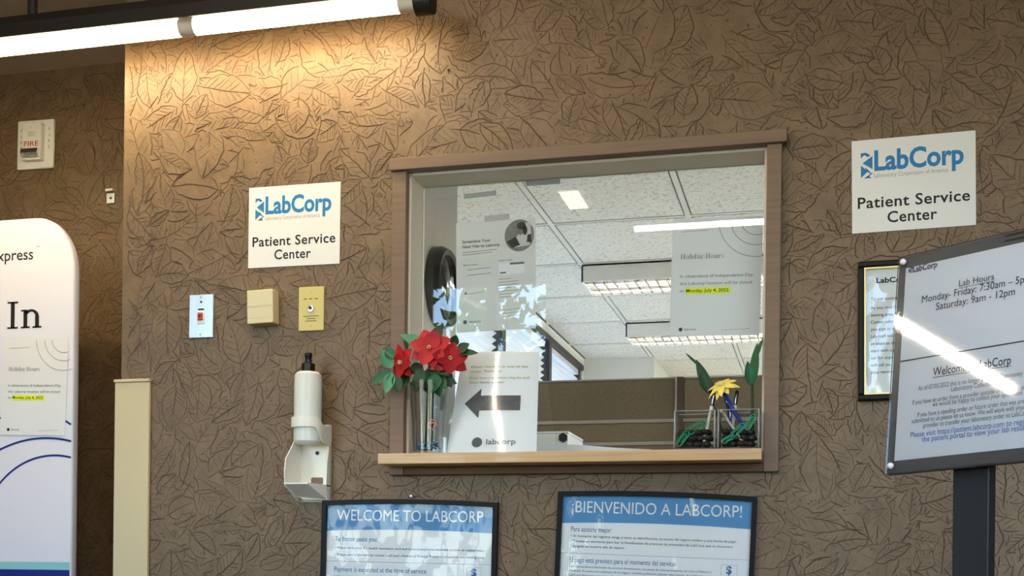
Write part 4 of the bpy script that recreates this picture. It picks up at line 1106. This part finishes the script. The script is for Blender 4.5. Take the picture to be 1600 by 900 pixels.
ph = MB(); ph.flat(dclip([(cx_ + rx_ * math.cos(a), cz_ + rz2 * math.sin(a)) for a in np.linspace(0, 2 * math.pi, 40)[:-1]]), yy); ph = ph.apply(pl.M).build('photo_print', 'photo_mid', t)
def figure(pts, m_, yv): 
    ar = sum(pts[i][0] * pts[(i + 1) % len(pts)][1] - pts[(i + 1) % len(pts)][0] * pts[i][1] for i in range(len(pts)))
    MB().flat([(cx_ + a * rx_, cz_ + b * rz2) for a, b in (pts if ar > 0 else pts[::-1])], yv).apply(pl.M).build('photo_tone', m_, ph)
ell = lambda ax_, az, r1, r2: [(ax_ + r1 * math.cos(a), az + r2 * math.sin(a)) for a in np.linspace(0, 2 * math.pi, 20)[:-1]]
figure([(.05, .75), (.75, .8), (.8, -.1), (.2, -.2)], 'photo_light', yy - .0001)
figure([(-.3, -.75), (.7, -.65), (.75, .0), (.35, .15), (-.05, .1), (-.3, -.2)], 'photo_light', yy - .0002)
figure(ell(.1, .38, .26, .36), 'photo_mid', yy - .0003); figure(ell(.14, .6, .3, .24), 'photo_dark', yy - .0004); figure(ell(.38, .3, .16, .3), 'photo_dark', yy - .0004)
figure([(-.85, -.35), (-.25, -.05), (.05, -.6), (-.5, -.78)], 'photo_dark', yy - .0005); figure([(.55, .0), (.8, .05), (.8, -.5), (.5, -.45)], 'photo_dark', yy - .0005)
# tape strips
for k, (pts, lb) in enumerate(((((725, 303), (775, 298), (775, 305), (725, 311)), 'grey strip of old tape at the top left of the window glass'), (((757, 338), (796, 333), (796, 343), (757, 346)), 'tape strip along the top edge of the visit flyer'), (((822, 283), (875, 280), (875, 287), (822, 291)), 'long grey strip of old tape along the top edge of the window glass'))):
    pl2, wd2, h2 = wall_plane(pts, YG + .0052)
    tag(MB().box(-wd2 / 2, wd2 / 2, 0, .0004, -h2 / 2, h2 / 2).apply(pl2.M).build('tape_strip', 'tape'), lb, 'tape')

# ------------------------------------------------------------------ things on the sill
# arrow sheet leaning on the glass
yb_, yt_ = -.03, .062
A = [P(697, 712.5, yb_), P(838, 711, yb_), P(842.5, 550, yt_), P(723, 550.5, yt_)]
A[0].z = A[1].z = SILL + .0008
t = thing('arrow_notice', 'white notice with a dark left arrow leaning on the sill beside the flowers', 'notice', (A[0] + A[1]) / 2)
def S(a, b, off=0.0):
    p = (A[0] * (1 - a) + A[1] * a) * (1 - b) + (A[3] * (1 - a) + A[2] * a) * b
    p.y += -.010 * math.sin(math.pi * a) * (.3 + .7 * b) - off
    return p
def sheet_grid(name, m_, off, n_=18):
    mb = MB(); mb.add([S(i / n_, j / n_, off) for i in range(n_ + 1) for j in range(n_ + 1)], [(i * (n_ + 1) + j, (i + 1) * (n_ + 1) + j, (i + 1) * (n_ + 1) + j + 1, i * (n_ + 1) + j + 1) for i in range(n_) for j in range(n_)])
    return mb.build(name, m_, t, smooth=True)
sheet_grid('sheet', 'paper', 0)
def on_sheet(mb, off=.0012):
    mb.v = [S(p.x, p.z, off) for p in mb.v]; return mb
m = MB(); m.flat([(.13, .49), (.32, .345), (.32, .42), (.80, .42), (.80, .565), (.32, .565), (.32, .63)], 0)
m2 = MB()   # finely cut so that it follows the bend
N = 24
for i in range(N):
    x0, x1 = .32 + .48 * i / N, .32 + .48 * (i + 1) / N
    m2.flat([(x0, .42), (x1, .42), (x1, .565), (x0, .565)], 0)
for i in range(8):
    x0, x1 = .13 + .19 * i / 8, .13 + .19 * (i + 1) / 8
    h0, h1 = .143 * i / 8, .143 * (i + 1) / 8
    m2.flat([(x0, .49 - h0), (x1, .49 - h1), (x1, .49 + h1), (x0, .49 + h0)], 0)
on_sheet(m2).build('arrow', 'arrow_grey', t)
m = MB()
for k, (s_, ww) in enumerate((('Please check in at one of the', .72), ('kiosks. Thank you', .40), ('If you have a question, ring the bell', .74), ('then have a seat', .44))): text(m, s_, .15, .84 - k * .045 - (.02 if k > 1 else 0), .02, ww, y=0)
on_sheet(m).build('small_lettering', 'olive_text', t)
m = MB(); text(m, 'labcorp', .44, .095, .05, .33, y=0, bold=.01); m.disc(.335, .115, .06, .048, 0, 24)
on_sheet(m).build('brand_mark', 'grey_ink', t)
sheet_grid('clear_sleeve', 'sleeve', .003)

# round vase with poinsettias
vc = P(668, 712, -.045); vx, vy = vc.x, vc.y
hv = P(668, 598, -.045).z - SILL; rb_ = (P(692, 700, -.045).x - P(645, 700, -.045).x) / 2; rt_ = (P(698, 600, -.045).x - P(638, 600, -.045).x) / 2
va = thing('glass_vase', 'tall clear glass vase of poinsettias standing at the left end of the sill', 'vase', (vx, vy, SILL))
MB().lathe([(rb_, .0), (rb_ * 1.02, hv * .4), (rt_, hv), (rt_ - .0025, hv), (rb_ - .001, hv * .4), (rb_ - .003, .008), (.0001, .008)], (vx, vy, SILL + .0005), 32).build('glass_body', 'vase_glass', va, smooth='auto')
m = MB()
for k in range(70):
    a = random.uniform(0, 2 * math.pi); q = (rb_ - .008) * math.sqrt(random.random()); r0 = random.uniform(.0035, .006)
    m.lathe([(.0001, -r0 * .6), (r0, -r0 * .2), (r0 * .9, r0 * .3), (.0001, r0 * .6)], (vx + q * math.cos(a), vy + q * math.sin(a), SILL + .013 + random.random() * .016), 7)
tag(m.build('glass_pebbles', 'pebble_blue', smooth=True), 'pale blue glass pebbles in the bottom of the round vase', 'pebbles', kind='stuff')

def petal(mb, base, direc, nrm_, ln, wd_, curl=.2, n_=7, crease=.12):
    d = Vector(direc).normalized(); nr = Vector(nrm_); nr = (nr - d * nr.dot(d)).normalized(); sd = d.cross(nr)
    vs_ = []; fs_ = []
    for i in range(n_ + 1):
        f_ = i / n_; wv = wd_ * .5 * max(.02, math.sin(math.pi * min(1, f_ ** .8 * .97 + .02))) ** .8
        c_ = Vector(base) + d * ln * f_ - nr * ln * curl * f_ * f_
        vs_ += [c_ - sd * wv, c_ - nr * wv * crease * 2, c_ + sd * wv]
    for i in range(n_): a = 3 * i; fs_ += [(a, a + 1, a + 4, a + 3), (a + 1, a + 2, a + 5, a + 4)]
    nn = len(vs_)
    vs_ += [p - nr * .0006 for p in vs_]
    fs_ += [tuple(nn + k for k in reversed(f_)) for f_ in fs_]
    mb.add(vs_, fs_)
def bloom(label, uv, y, facing, size, npet, leaves, root, start=0.0):
    c_ = P(uv[0], uv[1], y); fc = Vector(facing).normalized()
    t = thing('poinsettia_stem', label, 'flower', root, 'artificial poinsettias in the round vase')
    mid = Vector((vx + (c_.x - vx) * .25, vy + .3 * (c_.y - vy), SILL + hv * 1.02))
    MB().tube([root, root.lerp(mid, .5), mid, mid.lerp(c_, .6) - fc * .006, c_ - fc * .004], .0022, 7).build('stem', 'stem', t, smooth=True)
    a_ = fc.orthogonal().normalized(); b_ = fc.cross(a_)
    up_ = Vector((0, 0, 1)); up_ = (up_ - fc * up_.dot(fc)).normalized(); rt2 = up_.cross(fc) * -1
    for k in range(npet):
        q = start + 2 * math.pi * k / npet + random.uniform(-.15, .15); lay = k % 2
        d = (up_ * math.cos(q) + rt2 * math.sin(q)) + fc * (.18 + .2 * lay)
        m_ = MB(); petal(m_, c_, d, fc, size * random.uniform(.85, 1.08) * (1 - .12 * lay), size * .80, random.uniform(.15, .5)); m_.build('petal', 'petal', t, smooth=True)
    m_ = MB()
    for k in range(5):
        q = 2 * math.pi * k / 5; p0 = c_ + (a_ * math.cos(q) + b_ * math.sin(q)) * .0035
        m_.tube([p0, p0 + fc * .010], [.0008, .0014], 6)
    m_.build('flower_heart', 'yellow_heart', t, smooth=True)
    for (u, v, yy_, u2, v2, yy2, w_, mm) in leaves:
        p0 = P(u, v, yy_); p1 = P(u2, v2, yy2)
        m_ = MB(); petal(m_, p0, p1 - p0, Vector((.25, -1, .45)), (p1 - p0).length, w_, .12, crease=.18); m_.build('leaf', mm, t, smooth=True)
rt0 = lambda dx, dy: Vector((vx + dx, vy + dy, SILL + .012))
bloom('large red poinsettia facing front in the middle of the vase', (671, 544), -.085, (.15, -1, .15), .050, 8, [(668, 580, -.06, 690, 618, -.08, .034, 'leaf_green'), (660, 575, -.07, 648, 612, -.09, .032, 'leaf_dark'), (665, 540, -.04, 626, 520, -.05, .03, 'leaf_pale'), (672, 540, -.03, 690, 505, -.02, .032, 'leaf_dark')], rt0(-.004, -.004), .35)
bloom('small red poinsettia drooping over the left rim of the vase', (628, 566), -.075, (-.55, -.8, -.1), .042, 7, [(612, 575, -.07, 596, 545, -.08, .03, 'leaf_pale'), (610, 580, -.07, 578, 598, -.085, .028, 'leaf_green'), (612, 582, -.07, 602, 612, -.09, .028, 'leaf_pale'), (614, 560, -.07, 604, 540, -.07, .026, 'leaf_green'), (618, 585, -.07, 624, 612, -.08, .026, 'leaf_dark'), (640, 585, -.06, 618, 606, -.06, .03, 'leaf_dark')], rt0(-.012, .004), .2)
bloom('red poinsettia turned to the right, next to the arrow notice', (702, 560), -.065, (.6, -.8, .05), .047, 7, [(708, 540, -.05, 712, 524, -.06, .024, 'leaf_dark'), (714, 548, -.05, 732, 536, -.05, .026, 'leaf_dark'), (712, 550, -.05, 746, 549, -.05, .020, 'leaf_dark'), (690, 575, -.06, 706, 604, -.06, .032, 'leaf_dark'), (684, 585, -.07, 672, 612, -.09, .032, 'leaf_green'), (680, 580, -.05, 650, 606, -.04, .034, 'leaf_dark')], rt0(.010, .002), .5)
bloom('dark leafy poinsettia sprig low at the back of the vase', (676, 580), -.03, (.1, -1, .3), .020, 5, [(676, 590, -.04, 640, 598, -.055, .036, 'leaf_dark'), (676, 590, -.04, 712, 596, -.05, .036, 'leaf_dark'), (672, 585, -.06, 654, 606, -.08, .036, 'leaf_dark'), (676, 582, -.06, 696, 604, -.08, .036, 'leaf_green'), (660, 570, -.05, 640, 582, -.07, .034, 'leaf_dark'), (684, 572, -.05, 700, 585, -.075, .03, 'leaf_dark'), (668, 590, -.05, 668, 612, -.07, .036, 'leaf_dark')], rt0(.002, .012), .1)
c_ = P(676, 668, -.05); m = MB()
pts = [c_ + Vector((.012 * math.cos(a) * (1 - a / 14), .006 * math.sin(a * 2), .010 * math.sin(a) + .001 * a)) for a in np.linspace(0, 9, 30)]
tag(m.tube(pts, .0022, 6).build('pink_ribbon', 'ribbon_pink', smooth=True), 'curled pink ribbon inside the round glass vase', 'ribbon')

# square glass tanks with stones
def tank(label, ua, ub, vt, y0, dep, tag_):
    x0, x1 = P(ua, 700, y0).x, P(ub, 700, y0).x; z1 = P(ua, vt, y0).z; z0 = SILL + .005; th = .0035
    t = thing('square_vase', label, 'vase', ((x0 + x1) / 2, y0 + dep / 2, z0), 'square glass vases on the sill')
    for a in ((x0, x1, y0, y0 + th), (x0, x1, y0 + dep - th, y0 + dep), (x0, x0 + th, y0 + th, y0 + dep - th), (x1 - th, x1, y0 + th, y0 + dep - th)):
        MB().box(a[0], a[1], a[2], a[3], z0 + th, z1).build('glass_wall', 'vase_glass', t, bevel=.0008)
    MB().box(x0, x1, y0, y0 + dep, z0, z0 + th).build('glass_bottom', 'vase_glass', t)
    e_ = .002
    m_ = MB()
    for a in ((x0, x1, y0, y0 + th), (x0, x1, y0 + dep - th, y0 + dep), (x0, x0 + th, y0 + th, y0 + dep - th), (x1 - th, x1, y0 + th, y0 + dep - th)): m_.box(a[0], a[1], a[2], a[3], z1, z1 + .002)
    m_.build('rim', 'glass_edge_glint', t, bevel=.0006)
    for a in (x0 + .001, x1 - .001):
        for b_ in (y0 + .001, y0 + dep - .001): MB().tube([(a, b_, z0 + .001), (a, b_, z1 + .001)], .0022, 8).build('corner_glint', 'glass_edge_glint', t, smooth=True)  # hazy tubes added as bright highlights down the glass corners
    nst = 0
    for lay in range(3):
        for i in range(4):
            for j in range(2):
                r0 = random.uniform(.0105, .0128)
                px = x0 + .014 + (x1 - x0 - .028) * (i + .5 * (lay % 2) * .6) / 3.4; py = y0 + .018 + (dep - .036) * j
                px = min(max(px, x0 + .017), x1 - .017)
                m_ = MB(); m_.lathe([(.0001, -.55 * r0), (r0 * .75, -.42 * r0), (r0, 0), (r0 * .7, .45 * r0), (.0001, .55 * r0)], (0, 0, 0), 9, sx=random.uniform(.9, 1.08), sy=random.uniform(.85, 1.0))
                M_ = Matrix.Translation((px, py, z0 + th + .008 + lay * .0135)) @ Matrix.Rotation(random.uniform(-.4, .4), 4, 'X') @ Matrix.Rotation(random.uniform(0, 3), 4, 'Z')
                o = m_.apply(M_).build('black_stone', 'stone', smooth=True)
                tag(o, 'smooth black stone heaped in the %s square vase' % tag_, 'stone', 'black stones in the %s square vase' % tag_)
    return x0, x1, z0, z1
TY = -.058; TD = .062
tx0, tx1, tz0, tz1 = tank('square glass vase of black stones, the one farther from the window jamb', 1053, 1117, 643, TY, TD, 'left')
ux0, ux1, uz0, uz1 = tank('square glass vase of black stones, the one against the right window jamb', 1121, 1186, 641, TY, TD, 'right')
m = thing('beaded_mat', 'blue beaded mat under the two square vases', 'mat', ((tx0 + ux1) / 2, TY + TD / 2, SILL))
MB().box(tx0 - .001, ux1 + .001, TY - .004, TY + TD + .003, SILL + .0005, SILL + .0035).build('mat_cloth', 'bead_blue', m)
bd_ = MB(); nb_ = 46
for i in range(nb_): bd_.lathe([(.0001, -.0022), (.0022, 0), (.0001, .0022)], (tx0 + (ux1 - tx0) * i / (nb_ - 1), TY - .005, SILL + .0028), 6)
bd_.build('beads', 'bead_blue', m, smooth=True)

def leafy(label, name, pts_stem, leafs, mm='leaf_green', rstem=.002, flower=None, barrel=None):
    t = thing(name, label, 'flower pen' if flower else 'leaf pen', pts_stem[0], 'flower pens in the square vases')
    MB().tube(pts_stem, rstem, 8).build('barrel' if barrel else 'stem', barrel or 'stem', t, smooth=True)
    for p0, p1, w_, nv in leafs:
        m_ = MB(); petal(m_, p0, p1 - p0, nv, (p1 - p0).length, w_, .04, n_=9); m_.build('leaf', mm, t, smooth=True)
    return t
yq = TY + TD * .55
# blue pen with the yellow daisy
bp0 = P(1176, 692, yq); bp1 = P(1124, 602, yq - .005)
t = leafy('blue pen topped with a yellow daisy leaning in the right square vase', 'daisy_pen', [bp0, bp1], [], rstem=.0044, flower=1, barrel='pen_blue')
fc = Vector((-.35, -.55, .75)).normalized(); cc = P(1128, 603, yq - .006) + fc * .004
up_ = Vector((0, 0, 1)); up_ = (up_ - fc * up_.dot(fc)).normalized(); sd_ = fc.cross(up_)
for k in range(14):
    q = 2 * math.pi * k / 14; d = up_ * math.cos(q) + sd_ * math.sin(q) + fc * (.05 - .25 * (k % 2))
    m_ = MB(); petal(m_, cc, d, fc, (.034 + .004 * (k % 3)), .017, .25, crease=.1); m_.build('petal', 'yellow_petal', t, smooth=True)
MB().lathe([(.0001, -.004), (.008, -.003), (.009, .001), (.005, .005), (.0001, .006)], cc, 14).build('flower_heart', 'yellow_heart', t, smooth=True)
# leaf pens
a0, a1, a2 = P(1108, 690, yq + .01), P(1112, 630, yq + .012), P(1102, 600, yq + .012)
leafy('green leaf pen with a dark pointed tip leaning left over the left square vase', 'leaf_pen', [P(1134, 690, yq + .012), P(1118, 640, yq + .012), P(1108, 612, yq + .012)],
      [(P(1112, 618, yq + .012), P(1087, 562, yq + .012), .026, Vector((-.3, -1, .2))), (P(1110, 612, yq + .014), P(1096, 582, yq + .01), .03, Vector((.3, -1, .2))), (P(1093, 572, yq + .012), P(1071, 551, yq + .012), .006, Vector((0, -1, .2)))], 'leaf_dark')
leafy('tall green leaf pen standing upright by the right window jamb', 'leaf_pen', [P(1176, 690, yq + .01), P(1175.5, 640, yq + .01), P(1175, 600, yq + .01)],
      [(P(1175, 604, yq + .01), P(1181, 536, yq + .014), .028, Vector((-.8, -1, .1))), (P(1172, 602, yq + .01), P(1169, 564, yq + .01), .022, Vector((.5, -1, .1))), (P(1180, 560, yq + .012), P(1192, 527, yq + .016), .010, Vector((-.2, -1, .1)))], 'leaf_green', rstem=.0034)
# plain pens
def pen(label, a, b, body, cap_m, r=.0038):
    t = thing('pen', label, 'pen', a, 'plain pens in the square vases')
    d = (b - a)
    MB().tube([a, a + d * .72], r, 10).build('barrel', body, t, smooth='auto')
    MB().tube([a + d * .72, a + d * .97, b], [r * 1.12, r * 1.12, r * .7], 10).build('cap', cap_m, t, smooth='auto')
    MB().tube([a + d * .74 + Vector((0, -r * 1.3, 0)), a + d * .92 + Vector((0, -r * 1.5, 0))], r * .3, 6).build('clip', 'chrome', t)
pen('grey pen with a black cap leaning right in the left square vase', P(1100, 692, TY + .02), P(1117, 612, TY + .022), 'socket_grey', 'black_plastic')
pen('grey pen with a black cap standing behind the daisy in the right square vase', P(1141, 692, TY + .045), P(1152, 610, TY + .045), 'socket_grey', 'black_plastic')
pen('thin blue pen standing low behind the green clips in the right vase', P(1143, 695, TY + .035), P(1141, 640, TY + .035), 'pen_blue', 'pen_blue', .0028)
pen('black pen behind the yellow daisy', P(1150, 692, TY + .05), P(1131, 608, TY + .05), 'black_plastic', 'black_plastic')
pen('pale grey pen crossing left of the blue pen', P(1160, 690, TY + .016), P(1126, 640, TY + .018), 'socket_grey', 'socket_grey', .0026)
# paper clips
def clip(label, u, v, y, ang, sc=.012):
    c_ = P(u, v, y); pts_ = []
    for (x, z) in ((-1.6, .55), (1.3, .55), (1.7, .2), (1.7, -.2), (1.3, -.55), (-1.2, -.55), (-1.5, -.25), (-1.5, .0), (-1.2, .25), (1.0, .25), (1.2, 0), (1.0, -.25), (-.6, -.25)):
        a, b_ = x * sc, z * sc; pts_.append(c_ + Vector((a * math.cos(ang) - b_ * math.sin(ang), .0005 * x, a * math.sin(ang) + b_ * math.cos(ang))))
    tag(MB().tube(pts_, .0014, 6).build('paper_clip', 'clip_green', smooth=True), label, 'paper clip', 'green paper clips in the square vases')
clip('green paper clip at the bottom left inside the left square vase', 1066, 686, TY + .008, .9)
clip('green paper clip slanting up to the right in the left square vase', 1088, 668, TY + .010, .55, .014)
clip('round-ended green paper clip low in the right square vase', 1137, 686, TY + .008, .5, .009)
clip('green paper clip in the middle of the right square vase', 1153, 672, TY + .008, .8, .011)
clip('green paper clip near the rim at the right of the right square vase', 1172, 660, TY + .010, 1.0, .012)

# ------------------------------------------------------------------ outside: trees seen mirrored in the glass
gr = struct('ground', MB().box(-30, 20, -30, 30, -.3, -.12), 'grass')
def tree(label, x, y, hgt, rad_, mm, n_):
    t = thing('tree', label, 'tree', (x, y, -.12), 'trees outside the waiting room window')
    MB().tube([(x, y, -.12), (x + .1, y, hgt * .35), (x, y + .1, hgt * .7)], [.14, .11, .05], 8).build('trunk', 'bark', t, smooth=True)
    c0 = Vector((x, y, hgt * .62)); vs_ = []; fs_ = []
    clumps = [c0 + Vector((random.gauss(0, .45), random.gauss(0, .45), random.gauss(0, .55))) * rad_ for _ in range(26)]
    for k in range(n_):
        p = random.choice(clumps) + Vector((random.gauss(0, 1), random.gauss(0, 1), random.gauss(0, 1))) * rad_ * .17
        a = Vector((random.gauss(0, 1), random.gauss(0, 1), random.gauss(0, 1))).normalized() * .08; b_ = a.orthogonal().normalized() * .04
        i0 = len(vs_); vs_ += [p - a, p + b_, p + a, p - b_]; fs_.append((i0, i0 + 1, i0 + 2, i0 + 3))
    m_ = MB(); m_.add(vs_, fs_); o = m_.build('foliage', mm, t); o['kind'] = 'stuff'
tree('leafy tree close outside the waiting room window, right one', -2.6, -6.4, 4.4, 1.15, 'tree_leaf', 1200)
tree('leafy dark tree outside the waiting room window, middle one', -6.4, -7.6, 4.8, 1.3, 'tree_leaf_dark', 3000)
tree('leafy tree outside the waiting room window, far left one', 1.6, -9.5, 4.4, 1.3, 'tree_leaf_dark', 4000)
